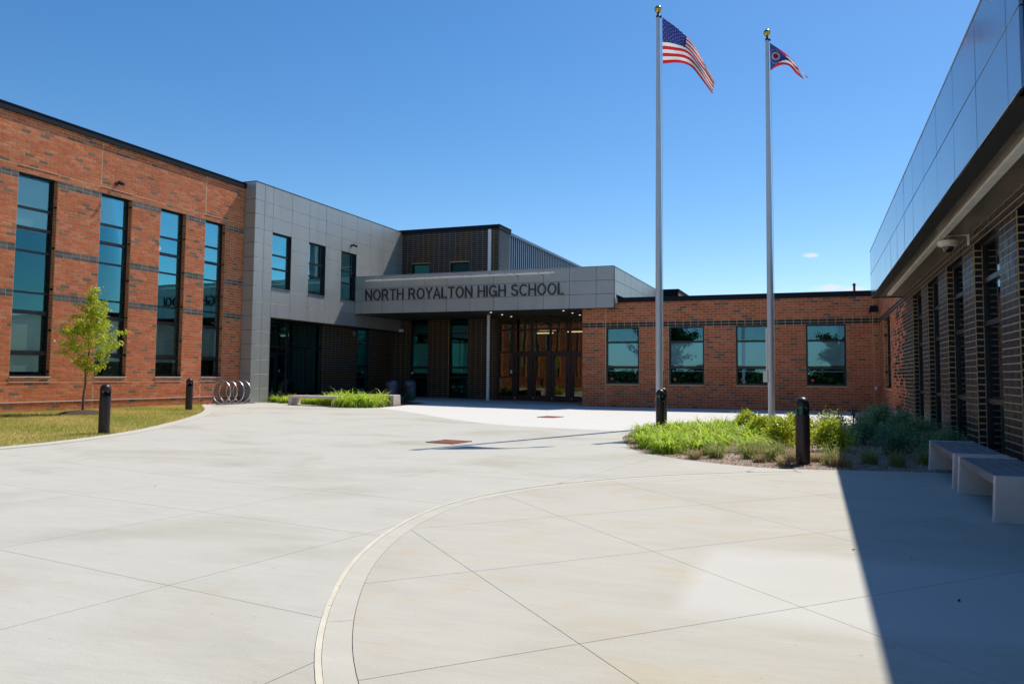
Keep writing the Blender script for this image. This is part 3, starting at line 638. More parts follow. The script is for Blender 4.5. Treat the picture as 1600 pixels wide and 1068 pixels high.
# ------------------------------------------------------------------ glazed entrance
En = empty('entrance_front', (-12, 34.15, .05), 'dark glazed entrance screen with four doors, recessed under the canopy', 'entrance')
YD = 34.15; FD = Fr((0, YD, 0), (1, 0, 0), (0, -1, 0)); dz0 = .05
ux = [-14.5, -13.69, -12.75, -11.8, -10.83, -9.86, -9.16]
fb = MB()
for x in ux: fb.fbox(FD, x - .05, x + .05, dz0, 4.03, -.1, .02)
for z, t in ((4.0, .035), (3.46, .04), (2.38, .05)): fb.fbox(FD, ux[0] + .05, ux[-1] - .05, z - t, z + t, -.095, .015)
fb.fbox(FD, ux[0] + .05, ux[1] - .05, 1.17, 1.23, -.095, .015); fb.fbox(FD, ux[0] + .05, ux[1] - .05, dz0, .14, -.095, .015)
fb.build('frame', 'dframe', En)
for i in range(6):
    a, b = ux[i] + .05, ux[i + 1] - .05
    for z0, z1 in ((3.50, 3.965), (2.43, 3.42)):
        s = MB(); s.fbox(FD, a, b, z0, z1, -.05, -.042); s.build('pane', 'glassd', En)
    if i in (0, 5):
        for z0, z1 in ((.14, 1.17), (1.23, 2.33)): s = MB(); s.fbox(FD, a, b, z0, z1, -.05, -.042); s.build('pane', 'glassd', En)
    else:
        d = MB(); w = .16; a += .006; b -= .006
        d.fbox(FD, a, a + w, dz0 + .02, 2.32, -.07, -.01); d.fbox(FD, b - w, b, dz0 + .02, 2.32, -.07, -.01); d.fbox(FD, a + w, b - w, 2.17, 2.32, -.07, -.01); d.fbox(FD, a + w, b - w, dz0 + .02, .30, -.07, -.01)
        dd = d.build('door', 'dframe', En)
        s = MB(); s.fbox(FD, a + w, b - w, .30, 2.17, -.045, -.037); s.build('pane', 'glassd', dd)
        hx = b - w / 2 if i % 2 else a + w / 2
        s = MB(); s.fbox(FD, hx - .015, hx + .015, .85, 1.25, .03, .06); s.fbox(FD, hx - .012, hx + .012, .9, .93, -.01, .03); s.fbox(FD, hx - .012, hx + .012, 1.17, 1.2, -.01, .03); s.build('handle', 'black', dd)
        s = MB(); s.fbox(FD, a + .02, a + .05, .16, .25, -.01, .02); s.build('hinge', 'white', dd)
s = MB(); s.fbox(FD, -13.86, -13.76, 1.36, 1.52, -.041, -.036); s.build('notice', 'white', En)
s = MB(); s.lathe([(.09, 0), (.09, .006)], 20); me = s.mesh('sticker', 'red'); o = bpy.data.objects.new('sticker', me); COL.objects.link(o); o.parent = En; o.rotation_euler = (PI / 2, 0, 0); o.location = Vector((-11.69, YD + .036, 2.52)) - org(En)
s = MB(); s.box(-14.45, -9.2, 34.4, 44, .02, .04); s.build('lobby_floor', 'floor_in', En)
s = MB(); s.box(-14.45, -9.2, 42, 42.2, 0, 4); s.box(-9.25, -9.15, 34.3, 42, 0, 4); s.box(-14.53, -14.45, 34.3, 42, 0, 4); s.build('lobby_wall', 'wall_in', En)
s = MB(); s.box(-14.45, -9.2, 34.3, 42, 3.7, 3.8); s.build('lobby_ceiling', 'wall_in', En)
for x, y, r in ((-12.6, 36.0, 0), (-11.6, 37.6, 0), (-10.9, 39.5, 0), (-10.3, 36.6, 0), (-13.6, 38.5, 0)):
    s = MB(); s.box(x - .45, x + .45, y - .05, y + .05, 3.52, 3.57); s.build('strip_light', 'lamp', En)

# ------------------------------------------------------------------ right-hand back wing (B)
Bb = empty('low_brick_wing', (-3, YB, 0), 'single-storey red brick wing with four square windows at the back of the plaza', 'building')
FB = Fr((0, YB, 0), (1, 0, 0), (0, -1, 0))
bw = [(-8.09, -6.71), (-5.49, -4.09), (-2.87, -1.47), (-.28, 1.14)]; bh = [(a, b, .94, 3.26) for a, b in bw]
BR = Bricks(Bb); c = .0985; XE = 2.268
jh = [(-8.128, -8.108, 0, 4.3), (2.06, 2.075, 0, 4.3)]
BR.fill(FB, -9.12, XE, 0, 3.26, bh + jh, c, .30, 'run', rc); BR.fill(FB, -9.12, XE, 3.26, 3.47, jh, .105, .30, 'stack', dc); BR.fill(FB, -9.12, XE, 3.47, 4.28, jh, c, .30, 'run', rc)
for h in bh: jambs(BR, FB, h, .05, c, rc)
FBs = Fr((-9.12, 0, 0), (0, 1, 0), (-1, 0, 0)); BR.fill(FBs, YB, YD - .02, 0, 4.04, (), c, .30, 'run', rc)
BR.flush()
body(Bb, FB, -9.112, 2.6, -.2, 4.28, bh)
s = MB(); s.box(-9.112, -8.9, YB + .02, YD, -.2, 4.03); s.build('side_wall', 'mortar', Bb)
s = MB(); s.box(-7.6, 12, YB - .07, YB + .4, 4.28, 4.46); s.box(-7.6, 12, YB - .09, YB + .42, 4.455, 4.48); s.build('roof_coping', 'cap', Bb)
s = MB(); s.box(-7.6, 12, YB + .4, 45, 4.1, 4.2); s.build('roof', 'cap', Bb)
for k, (a, b) in enumerate(bw):
    w = window(Bb, FB, a, b, .94, 3.26, [(2.65, .035), (1.62, .05)], .05, .06, gl='glassb', blinds=[(.05, .95, 1.7, 2.6), (.07, .93, 1.46, 1.50)], backd=1.2)
    s = MB(); s.lathe([(.06, 0), (.06, .004)], 18); me = s.mesh('sticker', 'red'); o = bpy.data.objects.new('sticker', me); COL.objects.link(o); o.parent = w; o.rotation_euler = (PI / 2, 0, 0); o.location = Vector((a + .22, YB + .086, 1.15)) - org(w)
vt = MB(); vt.lathe([(.05, 0), (.05, .85), (.07, .86), (.07, .93), (.03, .97)], 12, (1.72, 36, 4.45)); tag(vt.build('roof_vent', 'grate', None, True), 'small brown vent pipe standing on the low brick roof near its right end', 'vent')
rb = empty('rooftop_box', (-7.1, 40, 4.4), 'dark rooftop box with a tan sunlit side behind the low brick wing', 'rooftop unit')
s = MB(); s.box(-10.5, -6.72, 40, 46, 4.15, 5.78); s.build('housing', 'cap', rb); s = MB(); s.box(-6.715, -6.70, 40.1, 46, 4.2, 5.7); s.build('side_cladding', 'gmortar', rb); s = MB(); s.box(-10.6, -6.66, 39.94, 46.1, 5.785, 5.87); s.build('coping', 'cap', rb)

# ------------------------------------------------------------------ right-hand dark wing (R)
Rw = empty('dark_brick_wing', (XR, 15, 0), 'dark glazed brick wing with narrow windows under a metal fascia, at the right edge', 'building')
FR = Fr((XR, 0, 0), (0, 1, 0), (-1, 0, 0))
rw = [(26.12, 28.5), (18.66, 20.30), (16.22, 17.73), (13.68, 15.28), (11.12, 12.79), (8.60, 10.22), (6.05, 7.68), (3.5, 5.1), (.95, 2.55), (-1.6, 0), (-4.15, -2.55), (-6.7, -5.1)]
rh = [(a, b, (.92 if k == 0 else .12), 3.25) for k, (a, b) in enumerate(rw)]
def mixc(u, z):
    t = (u - 21.6) / 4.2 + .1 * math.sin(z * 2.3 + .6)
    if u > 25.9: t = 2
    if u < 20.4: return dc(u, z)
    return rc(u, z) if random.random() < min(1, max(0, t)) ** .8 or t > .95 else dc(u, z)
BR = Bricks(Rw)
BR.fill(FR, -8, 30.46, 0, 3.25, rh, .0955, .283, 'stack', lambda u, z: mixc(u, z)) if False else None
BR.fill(FR, 20.30, 30.46, 0, 3.25, rh, .0955, .283, 'run', mixc, g=.011)
BR.fill(FR, -8, 20.30, 0, 3.25, rh, .0955, .31, 'stack', dc, g=.0105)
BR.fill(FR, -8, 30.46, 3.25, 3.45, (), .1, .283, 'stack', dc)
BR.fill(FR, 22.4, 30.46, 3.45, 4.28, (), .0955, .283, 'run', rc)
for k, h in enumerate(rh): jambs(BR, FR, h, .12, .0955, rc if k == 0 else dc, (0, 1))
BR.flush()
body(Rw, FR, -8, 30.46, -.2, 4.28, rh, 'rmortar')
for k, (a, b, z0, z1) in enumerate(rh):
    window(Rw, FR, a, b, z0, z1, [(2.68, .035), (2.05, .035), (.93, .035)] if k else [(2.0, .03)], .12, .05, gl='glassr', backd=1.5)
hs = empty('fascia', (0, 0, 0), None, None); bpy.data.objects.remove(hs)
FF = Fr((XF, 0, 0), (0, 1, 0), (-1, 0, 0)); fy = [6.46, 6.87] + [6.87 + 1.235 * k for k in range(1, 13)]; fy[-1] = 22.65; fy = [y for y in fy[:-1] if y < 22.3] + [22.65]
panels(Rw, FF, fy, [3.43, 4.07, 4.72], m='panel_r', name='fascia_panel', g=.010)
FE = Fr((0, 22.65, 0), (1, 0, 0), (0, 1, 0)); panels(Rw, FE, [XF + .002, 2.4], [3.43, 4.07, 4.72], m='panel_r', name='fascia_panel')
FE = Fr((0, 6.46, 0), (1, 0, 0), (0, -1, 0)); panels(Rw, FE, [XF + .002, 2.4], [3.43, 4.07, 4.72], m='panel_r', name='fascia_panel')
s = MB(); s.box(XF + .2, 2.6, 6.67, 22.44, 3.56, 4.7); s.box(XF - .005, 3, 6.45, 22.66, 4.722, 4.74); s.box(2.4, 12, -8, 30.4, 4.3, 4.5); s.build('roof_deck', 'panel', Rw)
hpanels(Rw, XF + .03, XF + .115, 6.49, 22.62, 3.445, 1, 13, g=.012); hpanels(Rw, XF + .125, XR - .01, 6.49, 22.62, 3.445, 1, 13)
s = MB(); s.box(1.83, 1.925, 6.6, 21.7, 3.405, 3.443); s.build('strip_light', 'bezel', Rw)

# ------------------------------------------------------------------ fittings
def dome_camera(name, loc, rz, label, k=1.):
    o = empty(name, loc, label, 'camera')
    s = MB(); s.box(-.015, 0, -.05, .05, -.06, .12); s.build('mount_plate', 'white', None).parent = o
    s = MB(); s.tube([(0, 0, .08), (-.1, 0, .085), (-.22, 0, .08), (-.24, 0, .06), (-.24, 0, .0)], .024, 10); s.build('arm', 'white', None, True).parent = o
    s = MB(); s.lathe([(.05, .02), (.12, .01), (.13, -.005), (.115, -.06), (.07, -.075)], 24, (-.24, 0, 0)); s.build('housing', 'white', None, True).parent = o
    s = MB(); s.lathe([(.068, -.075), (.066, -.1), (.05, -.125), (.025, -.14), (.004, -.144)], 20, (-.24, 0, 0)); s.build('dome', 'wire', None, True).parent = o
    o.rotation_euler = (0, 0, rz); o.scale = (k, k, k); return o
dome_camera('dome_camera', (XR - .003, 13.05, 3.36), 0, 'white dome security camera on a bent arm, on the dark brick under the right soffit', 1.2)
def bullet(loc, rz, label, m='white'):
    o = empty('bullet_camera', loc, label, 'camera')
    s = MB(); s.box(0, .03, -.05, .05, -.05, .05); s.tube([(.02, 0, 0), (.12, 0, .0)], .02, 8); s.build('bracket', m, None).parent = o
    s = MB(); s.tube([(.10, 0, .05), (.12, 0, .03), (.30, 0, -.05)], [.05, .055, .05], 14); s.build('housing', m, None, True).parent = o
    s = MB(); s.tube([(.30, 0, -.05), (.305, 0, -.053)], .035, 12); s.build('lens', 'wire', None).parent = o
    o.rotation_euler = (0, 0, rz)
bullet((XL, 17.62, 7.14), 0, 'small wall camera above the second tall window of the brick wing', 'bollard')
bullet((XM, 29.66, 7.15), 0, 'small wall camera on the grey metal panels above the third window', 'bollard')
s = MB(); s.tube([(0, 0, 0), (.06, 0, 0)], .13, 20); o = s.build('wall_speaker', 'steel', None); o.location = (XM2, 30.85, 3.2); tag(o, 'round grey wall speaker on the dark brick under the metal block', 'speaker')
o = empty('corner_camera', (-19.86, YK, 3.5), 'small white camera in the corner under the canopy beside the dark brick', 'camera')
s = MB(); s.box(-.1, .1, -.12, 0, -.06, .08); s.build('housing', 'white', None).parent = o; s = MB(); s.lathe([(.06, 0), (.05, -.05), (.01, -.08)], 14, (0, -.07, -.06)); s.build('dome', 'wire', None, True).parent = o
o = empty('wall_light', (2.08, YB, 3.78), 'black wedge-shaped wall light in the corner above the dark band of the low wing', 'light')
s = MB(); s.add([(-.12, 0, -.12), (.14, 0, -.12), (.14, 0, .12), (-.06, 0, .12), (-.16, -.22, -.12), (.14, -.22, -.12), (.14, -.12, .12), (-.1, -.12, .12)], [(0, 3, 2, 1), (4, 5, 6, 7), (0, 1, 5, 4), (1, 2, 6, 5), (2, 3, 7, 6), (3, 0, 4, 7)]); s.build('housing', 'cap', None).parent = o
s = MB(); s.box(-.08, .1, -.19, -.03, -.128, -.122); s.build('lens', 'white', None).parent = o
s = MB(); s.lathe([(.03, 0), (.05, .02), (.05, .1), (.03, .12)], 12, (2.14, YB - .06, .82)); s.box(2.11, 2.17, YB - .06, YB, .85, .91); tag(s.build('hose_tap', 'white', None, True), 'small white hose tap low on the low brick wing by the corner', 'tap')

# ------------------------------------------------------------------ bollards
def bollard():
    o = empty('bollard', (0, 0, 0), 'x', 'bollard', 'dark bollard lights round the plaza')
    P = lambda prof, nm, m: setattr(MB.build(_l(prof), nm, m, None, True), 'parent', o)
    def _l(prof): b = MB(); b.lathe(prof, 28); return b
    P([(.098, -.02), (.10, 0), (.10, .70), (.098, .715), (.09, .72)], 'shaft', 'bollard')
    P([(.135, -.01), (.135, .008), (.102, .014)], 'base_plate', 'bollard')
    P([(.088, .72), (.085, .74), (.07, .775), (.045, .80), (.03, .81), (.028, .86)], 'reflector', 'bollard')
    P([(.093, .72), (.093, .83)], 'lens', 'clear')
    P([(.10, .828), (.101, .865), (.095, .895), (.078, .932), (.05, .957), (.02, .967), (.003, .968)], 'cap', 'bollard')
    return o
b0 = bollard()
for i, (x, y, lb) in enumerate([(-13.05, 11.2, 'brown bollard light on the lawn edge in front of the small tree'), (-17.94, 18.31, 'brown bollard light at the tip of the lawn beside the bicycle rack'),
                               (-3.25, 16.95, 'dark bollard light standing in the grasses in front of the left flagpole'), (-3.67, 19.5, 'dark bollard light just behind the left flagpole, mostly hidden by the nearer bollard'),
                               (-.17, 11.72, 'dark bollard light on the bare mulch at the front of the planting bed')]):
    o = b0 if i == 0 else copy_tree(b0)
    o.location = (x, y, zg(x)); o['label'] = lb

# ------------------------------------------------------------------ flagpoles and flags
def flagpole(x, y, lab, cleat):
    o = empty('flagpole', (x, y, 0), lab, 'flagpole', 'flagpoles in the planting bed')
    s = MB(); s.lathe([(.085, 0), (.085, 3), (.075, 5.5), (.06, 8), (.048, 10.32)], 24); s.build('shaft', 'pole', None, True).parent = o
    s = MB(); s.lathe([(.055, 10.32), (.055, 10.36), (.03, 10.40), (.02, 10.46)], 16); s.box(.0, .09, -.02, .02, 10.31, 10.36); s.build('truck', 'black', None).parent = o
    s = MB(); R = .095; s.lathe([(max(.004, R * math.cos(a)), 10.535 + R * math.sin(a)) for a in [math.radians(-90 + 15 * k) for k in range(13)]], 24); s.build('ball', 'gold', None, True).parent = o
    s = MB(); s.tube([(.075, -.01, 10.33), (.09, -.01, 9), (.1, -.01, 6), (.1, -.01, 1.4)], .006, 5); s.build('halyard', 'white', None).parent = o
    if cleat:
        s = MB(); s.box(-.2, -.085, -.06, .06, 1.12, 1.42); s.build('cleat_box', 'white', None).parent = o
        s = MB(); s.box(-.13, -.085, -.02, .02, 1.42, 2.55); s.build('cover_channel', 'white', None).parent = o
flagpole(-3.60, 18.63, 'taller-looking left flagpole with a gold ball, flying the striped US flag', 0)
flagpole(-1.07, 20.88, 'right flagpole with a gold ball and a white cleat box, flying the small Ohio flag', 1)
def star(c, ax, bx, r, n=5):
    v = [];
    for k in range(10):
        rr = r if k % 2 == 0 else r * .42; a = PI / 2 + k * PI / 5; v.append(tuple(c + ax * (rr * math.cos(a)) + bx * (rr * math.sin(a))))
    return v
RED, WHT, BLU = (.62, .022, .03), (.85, .83, .82), (.03, .045, .22)
def flagmesh(name, top, bot, nrm_amp, nu, nv, colf, decals, par, seed):
    def ev(P, u):
        k = u * (len(P) - 1); i = min(int(k), len(P) - 2); t = k - i; a, b = Vector(P[i]), Vector(P[i + 1])
        p0, p3 = Vector(P[max(i - 1, 0)]), Vector(P[min(i + 2, len(P) - 1)])
        return .5 * ((2 * a) + (-p0 + b) * t + (2 * p0 - 5 * a + 4 * b - p3) * t * t + (-p0 + 3 * a - 3 * b + p3) * t ** 3)
    def pos(u, v, lift=0):
        vv = 1 - (1 - v) ** (1 + .8 * u); a, b = ev(top, u), ev(bot, u); p = a * vv + b * (1 - vv)
        p.y += nrm_amp * u ** .6 * (math.sin(u * 9 + v * 4.5 + seed) + .5 * math.sin(u * 17 - v * 6)) - lift
        p.z += .02 * u * math.sin(v * 12 + u * 8)
        return p
    s = MB()
    for i in range(nu):
        for j in range(nv):
            u0, u1, v0, v1 = i / nu, (i + 1) / nu, j / nv, (j + 1) / nv
            cc = colf((u0 + u1) / 2, (v0 + v1) / 2)
            if cc is None: continue
            s.add([tuple(pos(a, b)) for a, b in ((u0, v0), (u1, v0), (u1, v1), (u0, v1))], [(0, 1, 2, 3)], 0, cc)
    for kind, u, v, r, cc in decals:
        for lift in (.006, -.006):
            c_ = pos(u, v, lift); e = .01; ax = (pos(u + e, v, lift) - c_); ax.normalize(); bx = (pos(u, v + e, lift) - c_); bx.normalize()
            if kind == 'star': vs = star(c_, ax, bx, r)
            else: vs = [tuple(c_ + ax * (r * math.cos(2 * PI * k / 20)) + bx * (r * math.sin(2 * PI * k / 20))) for k in range(20)]
            if kind == 'disc2': vs = [tuple(Vector(p) + Vector((0, -math.copysign(.004, lift), 0))) for p in vs]
            s.add(vs, [tuple(range(len(vs)))], 0, cc)
    bm_o = s.build(name, 'cloth', par)
    return bm_o
def us(u, v):
    if u < .42 and v > 6 / 13: return BLU
    return RED if int(v * 13) % 2 == 0 else WHT
dec = []
for r in range(9):
    for k in range(6 if r % 2 == 0 else 5):
        dec.append(('star', .03 + (k + (0 if r % 2 == 0 else .5)) * .066, .965 - r * .058, .026, (.8, .8, .8)))
fy_ = 18.6
tp = [(-3.49, fy_, 10.30), (-3.1, fy_ - .05, 9.93), (-2.75, fy_ - .1, 9.53), (-2.46, fy_ + .0, 9.02), (-2.2, fy_ + .05, 8.50)]
bt = [(-3.48, fy_, 9.10), (-3.14, fy_ - .15, 9.02), (-2.78, fy_ - .25, 8.86), (-2.54, fy_ - .2, 8.58), (-2.24, fy_ - .1, 8.12)]
fo = flagmesh('us_flag', tp, bt, .05, 44, 26, us, dec, None, 0); tag(fo, 'red, white and blue stars and stripes hanging from the left flagpole', 'flag')
yo = 20.85
def oh(u, v):
    if abs(v - .5) < .5 * (u - .72) / .28 * .55 and u > .72: return None
    if u < .52 and abs(v - .56) < .58 * (1 - u / .54) + .04: return BLU
    return [RED, WHT, RED, WHT, RED][min(4, int(v * 5))]
tp = [(-1.0, yo, 10.24), (-.72, yo - .05, 9.98), (-.46, yo - .08, 9.70), (-.24, yo, 9.42), (-.04, yo + .03, 9.16)]
bt = [(-.99, yo, 9.48), (-.78, yo - .1, 9.52), (-.52, yo - .15, 9.50), (-.34, yo - .1, 9.28), (-.16, yo, 9.10)]
dec = [('disc', .16, .5, .115, WHT), ('disc2', .16, .5, .072, RED)]
for k, a in enumerate(np.linspace(70, 290, 13)):
    dec.append(('star', .16 + .13 * math.cos(math.radians(a)) * (1 if a > 90 and a < 270 else .8), .5 + .32 * math.sin(math.radians(a)), .022, (.8, .8, .8)))
fo = flagmesh('ohio_flag', tp, bt, .035, 40, 25, oh, dec, None, 2); tag(fo, 'small swallow-tailed Ohio flag with a red disc hanging from the right flagpole', 'flag')

# ------------------------------------------------------------------ benches, bins, rack, drains, spotlights
def bench(loc, L, w, h, rz, label, group='concrete and plank benches'):
    o = empty('bench', loc, label, 'bench', group, rz)     # runs along local y from 0 to L, x from 0 to w
    for y, nm in ((0, 'end_slab'), (L - .09, 'end_slab')):
        s = MB(); s.add([(-.02, y, -.01), (w + .02, y, -.01), (w + .02, y + .09, -.01), (-.02, y + .09, -.01), (0, y, h), (w, y, h), (w, y + .09, h), (0, y + .09, h)], [(0, 3, 2, 1), (4, 5, 6, 7), (0, 1, 5, 4), (1, 2, 6, 5), (2, 3, 7, 6), (3, 0, 4, 7)])
        s.build(nm, 'bench', None).parent = o
    for k in range(5):
        ww = w / 5; s = MB(); s.box(k * ww + .004, (k + 1) * ww - .004, .093, L - .093, h - (.085 if k in (0, 4) else .05), h - .004 + random.uniform(-.001, .001)); s.build('plank', 'wood', None).parent = o
    return o
bench((1.48, 7.64, 0), 1.84, .56, .40, 0, 'nearest bench, cut off by the right edge of the picture')
bench((1.49, 9.80, 0), 2.0, .55, .395, 0, 'second bench from the right edge, by the end of the planting bed')
bench((1.58, 22.99, 0), 1.8, .56, .35, 0, 'far bench half hidden behind the green shrub in the back corner')
def cbench(loc, L, w, h, rz, label):
    o = empty('bench', loc, label, 'bench', 'concrete and plank benches', rz)
    for y in (0, L - .14):
        s = MB(); s.add([(-.03, y, -.02), (w + .03, y, -.02), (w + .03, y + .14, -.02), (-.03, y + .14, -.02), (0, y, h - .09), (w, y, h - .09), (w, y + .14, h - .09), (0, y + .14, h - .09)], [(0, 3, 2, 1), (4, 5, 6, 7), (0, 1, 5, 4), (1, 2, 6, 5), (2, 3, 7, 6), (3, 0, 4, 7)]); s.build('leg', 'bench', None).parent = o
    s = MB(); s.box(0, w, 0, L, h - .089, h); s.build('seat', 'bench', None).parent = o
cbench((-17.98, 23.52, zg(-17)), 2.02, .5, .36, -PI / 2, 'pale concrete bench in front of the lime-green grasses at the left')
cbench((-17.05, 25.95, zg(-15.3)), 1.97, .5, .38, -PI / 2, 'concrete bench seen end-on behind the right end of the grasses')
def litter_bin(loc, label):
    o = empty('litter_bin', loc, label, 'bin', 'litter bins by the dark brick wall')
    s = MB(); s.lathe([(.25, .02), (.26, .05), (.26, .64), (.25, .66)], 28); s.build('drum', 'binmetal', None, True).parent = o
    for k in range(14):
        a = 2 * PI * k / 14 + .1
        if k % 7 < 4:
            s = MB(); w = .048; r = .262; t = Vector((-math.sin(a), math.cos(a), 0)); n = Vector((math.cos(a), math.sin(a), 0)); F = (Vector((0, 0, 0)) + n * r, t, n); s.fbox(F, -w, w, .06, .62, 0, .016); s.build('slat', 'binslat', None).parent = o
    s = MB(); s.lathe([(.27, .66), (.275, .69), (.27, .72), (.245, .80), (.19, .865), (.12, .895), (.01, .905)], 28); s.build('lid', 'binmetal', None, True).parent = o
    s = MB(); s.tube([(0, -.17, .80), (0, -.235, .79)], .085, 16); s.build('opening', 'black', None).parent = o
    return o
b1 = litter_bin((-17.25, 28.95, zg(-17)), 'left one of two round maroon-slatted litter bins, beside the shrubs'); b2 = copy_tree(b1); b2.location = (-17.28, 30.55, zg(-17)); b2.rotation_euler = (0, 0, .6); b2['label'] = 'right one of two round maroon-slatted litter bins, in front of the dark tall window'
rk = empty('bicycle_rack', (-19.85, 22.25, zg(-20)), 'bicycle rack of four silver rings against the corner of the brick wing', 'bicycle rack')
for y in (-.52, -.19, .16, .50):
    s = MB(); s.tube([(.40 * math.cos(2 * PI * k / 40), y, .44 + .40 * math.sin(2 * PI * k / 40)) for k in range(41)], .024, 10, cap=False); s.build('ring', 'steel', None, True).parent = rk
for x in (-.2, .2): s = MB(); s.box(x - .04, x + .04, -.95, .95, .004, .045); s.build('rail', 'wood', None).parent = rk
def drain(cx, cy, w, l, rz, lab):
    o = empty('drain_grate', (cx, cy, .003), lab, 'drain', 'rusty drain grates in the plaza', rz)
    s = MB(); s.box(-w / 2, w / 2, -l / 2, l / 2, -.01, .0); s.build('pit', 'black', None).parent = o
    s = MB(); 
    for a in (-1, 1): s.box(a * w / 2 - .02, a * w / 2 + .02, -l / 2 - .02, l / 2 + .02, 0, .014); s.box(-w / 2, w / 2, a * l / 2 - .018, a * l / 2 + .018, 0, .013)
    s.build('rim', 'grate', None).parent = o
    s = MB()
    for k in range(1, 9): s.box(-w / 2 + k * w / 9 - .018, -w / 2 + k * w / 9 + .018, -l / 2, l / 2, .001, .011)
    for k in range(1, 3): s.box(-w / 2, w / 2, -l / 2 + k * l / 3 - .02, -l / 2 + k * l / 3 + .02, .002, .0115)
    s.build('bars', 'grate', None).parent = o
drain(-6.48, 12.97, .58, .58, math.radians(-9), 'rusty square drain grate in the middle of the plaza, left of the flagpole shadow')
drain(-7.6, 22.03, .55, .62, math.radians(-9), 'rusty drain grate in the pale concrete in front of the entrance')
def spot(x, y, h, lab, tilt=.4):
    o = empty('spotlight', (x, y, 0), lab, 'spotlight')
    s = MB(); s.tube([(0, 0, -.02), (0, 0, h)], .018, 8); s.build('stem', 'black', None).parent = o
    s = MB(); s.tube([(-.02, 0, h - .02), (.04, .02, h + .14)], [.05, .065], 14); s.build('head', 'black', None).parent = o
spot(-1.45, 19.4, .22, 'small black spotlight among the shrubs just left of the right flagpole'); spot(.95, 21.5, .28, 'small black spotlight behind the variegated shrub at the shadow edge')

# ------------------------------------------------------------------ plants
def clump_mesh(name, n, L, w, droop, cols, seed, spread=.08, m='blade', segs=4):
    r = random.Random(seed); s = MB()
    for i in range(n):
        a = r.uniform(0, 2 * PI); d = Vector((math.cos(a), math.sin(a), 0)); t = Vector((-d.y, d.x, 0)); l = L * r.uniform(.6, 1.1); ww = w * r.uniform(.7, 1.2)
        b = Vector((r.gauss(0, spread), r.gauss(0, spread), -.02)); el = math.radians(r.uniform(58, 88)); p = b.copy(); prev = None; col = r.choice(cols); dr = droop * r.uniform(.6, 1.4)
        for k in range(segs + 1):
            q = k / segs; hw = ww * (1 - q ** 2) * .5 + .0008
            cur = (tuple(p - t * hw), tuple(p + t * hw))
            if prev: s.add([prev[0], prev[1], cur[1], cur[0]], [(0, 1, 2, 3)], 0, tuple(c * (.75 + .4 * q) for c in col) if False else col)
            prev = cur; e = el - dr * q * 2.2; p = p + (d * math.cos(e) + Z * math.sin(e)) * (l / segs)
    return s.mesh(name, m)
LIME = [(.50, .66, .045), (.43, .60, .04), (.62, .74, .08), (.34, .52, .04), (.66, .74, .11)]
GRN = [(.10, .22, .05), (.14, .27, .05), (.20, .33, .06)]
TAN = [(.50, .36, .20), (.42, .27, .16), (.32, .36, .11), (.55, .42, .25)]
OLV = [(.32, .38, .09), (.40, .42, .14), (.24, .32, .07), (.46, .38, .2)]
lily = [clump_mesh('daylily', 150, .62, .030, 1.15, LIME, 10 + k, .085) for k in range(4)]
lilyd = [clump_mesh('daylily', 95, .52, .02, .9, LIME + GRN, 20 + k, .09) for k in range(3)]
fesc = [clump_mesh('fescue', 230, .30, .006, .45, OLV, 30 + k, .05) for k in range(2)]
tanf = [clump_mesh('tan_tuft', 200, .22, .006, .55, TAN, 40 + k, .05) for k in range(2)]
def place(me, name, x, y, sc, label, cat, group, z=None):
    o = bpy.data.objects.new(name, me); COL.objects.link(o); o.location = (x, y, zg(x) if z is None else z); o.rotation_euler = (0, 0, random.uniform(0, 6.28)); o.scale = (sc, sc, sc * random.uniform(.9, 1.1)); return tag(o, label, cat, group)
def inside(p, poly):
    x, y = p; c = False
    for i in range(len(poly)):
        (x1, y1), (x2, y2) = poly[i], poly[i - 1]
        if (y1 > y) != (y2 > y) and x < (x2 - x1) * (y - y1) / (y2 - y1) + x1: c = not c
    return c
bedRp = bedR_f + [(2.24, 22.4)]
def scatter(poly, test, d, tries, seed):
    r = random.Random(seed); P = []
    xs = [p[0] for p in poly]; ys = [p[1] for p in poly]
    for _ in range(tries):
        p = (r.uniform(min(xs), max(xs)), r.uniform(min(ys), max(ys)))
        if inside(p, poly) and test(p) and all((p[0] - a) ** 2 + (p[1] - b) ** 2 > d * d for a, b in P): P.append(p)
    return P
front = lambda x: np.interp(x, [-3.5, -2.74, -2.1, -1.06, -.28, .4, 2.24], [14.3, 12.52, 11.85, 11.18, 11.02, 11.2, 11.45])
def inn(p, m):   # distance-in test from the bed edge
    return all((p[0] - q[0]) ** 2 + (p[1] - q[1]) ** 2 > m * m for q in bedR_f)
for i, (x, y) in enumerate(scatter(bedRp, lambda p: inn(p, .27) and (p[0] < -1.0 - .0 * p[1]) and (p[1] > front(p[0]) + .35 + max(0, (p[0] + 2.4)) * 1.05) and abs(p[0] + 3.6) + abs(p[1] - 18.63) > .3 and (p[1] < 19.5), .50, 2600, 3)):
    if math.hypot(x + 3.25, y - 16.95) < .2: continue
    place(lily[i % 4], 'daylily', x, y, random.uniform(.74, 1.04) * (.85 if y > 17.5 else 1), 'lime-green strap-leaved clump in the daylily mass of the right-hand planting bed', 'plant', 'lime-green daylily clumps in the right-hand bed')
for i, (x, y) in enumerate(scatter(bedL, lambda p: p[1] < 25.3 and p[1] > (23.95 if p[0] < -15.9 else 23.95 - (p[0] + 20) * .26) and p[0] > -19.6 and p[0] < -14.85 - max(0, p[1] - 23.5) * .35, .33, 3000, 5)):
    place(lily[i % 4], 'daylily', x, y, (1.28 if x > -17.3 else .8) * random.uniform(.85, 1.1), 'lime-green strap-leaved clump in the grasses around the left-hand concrete bench', 'plant', 'lime-green grass clumps in the left-hand bed')
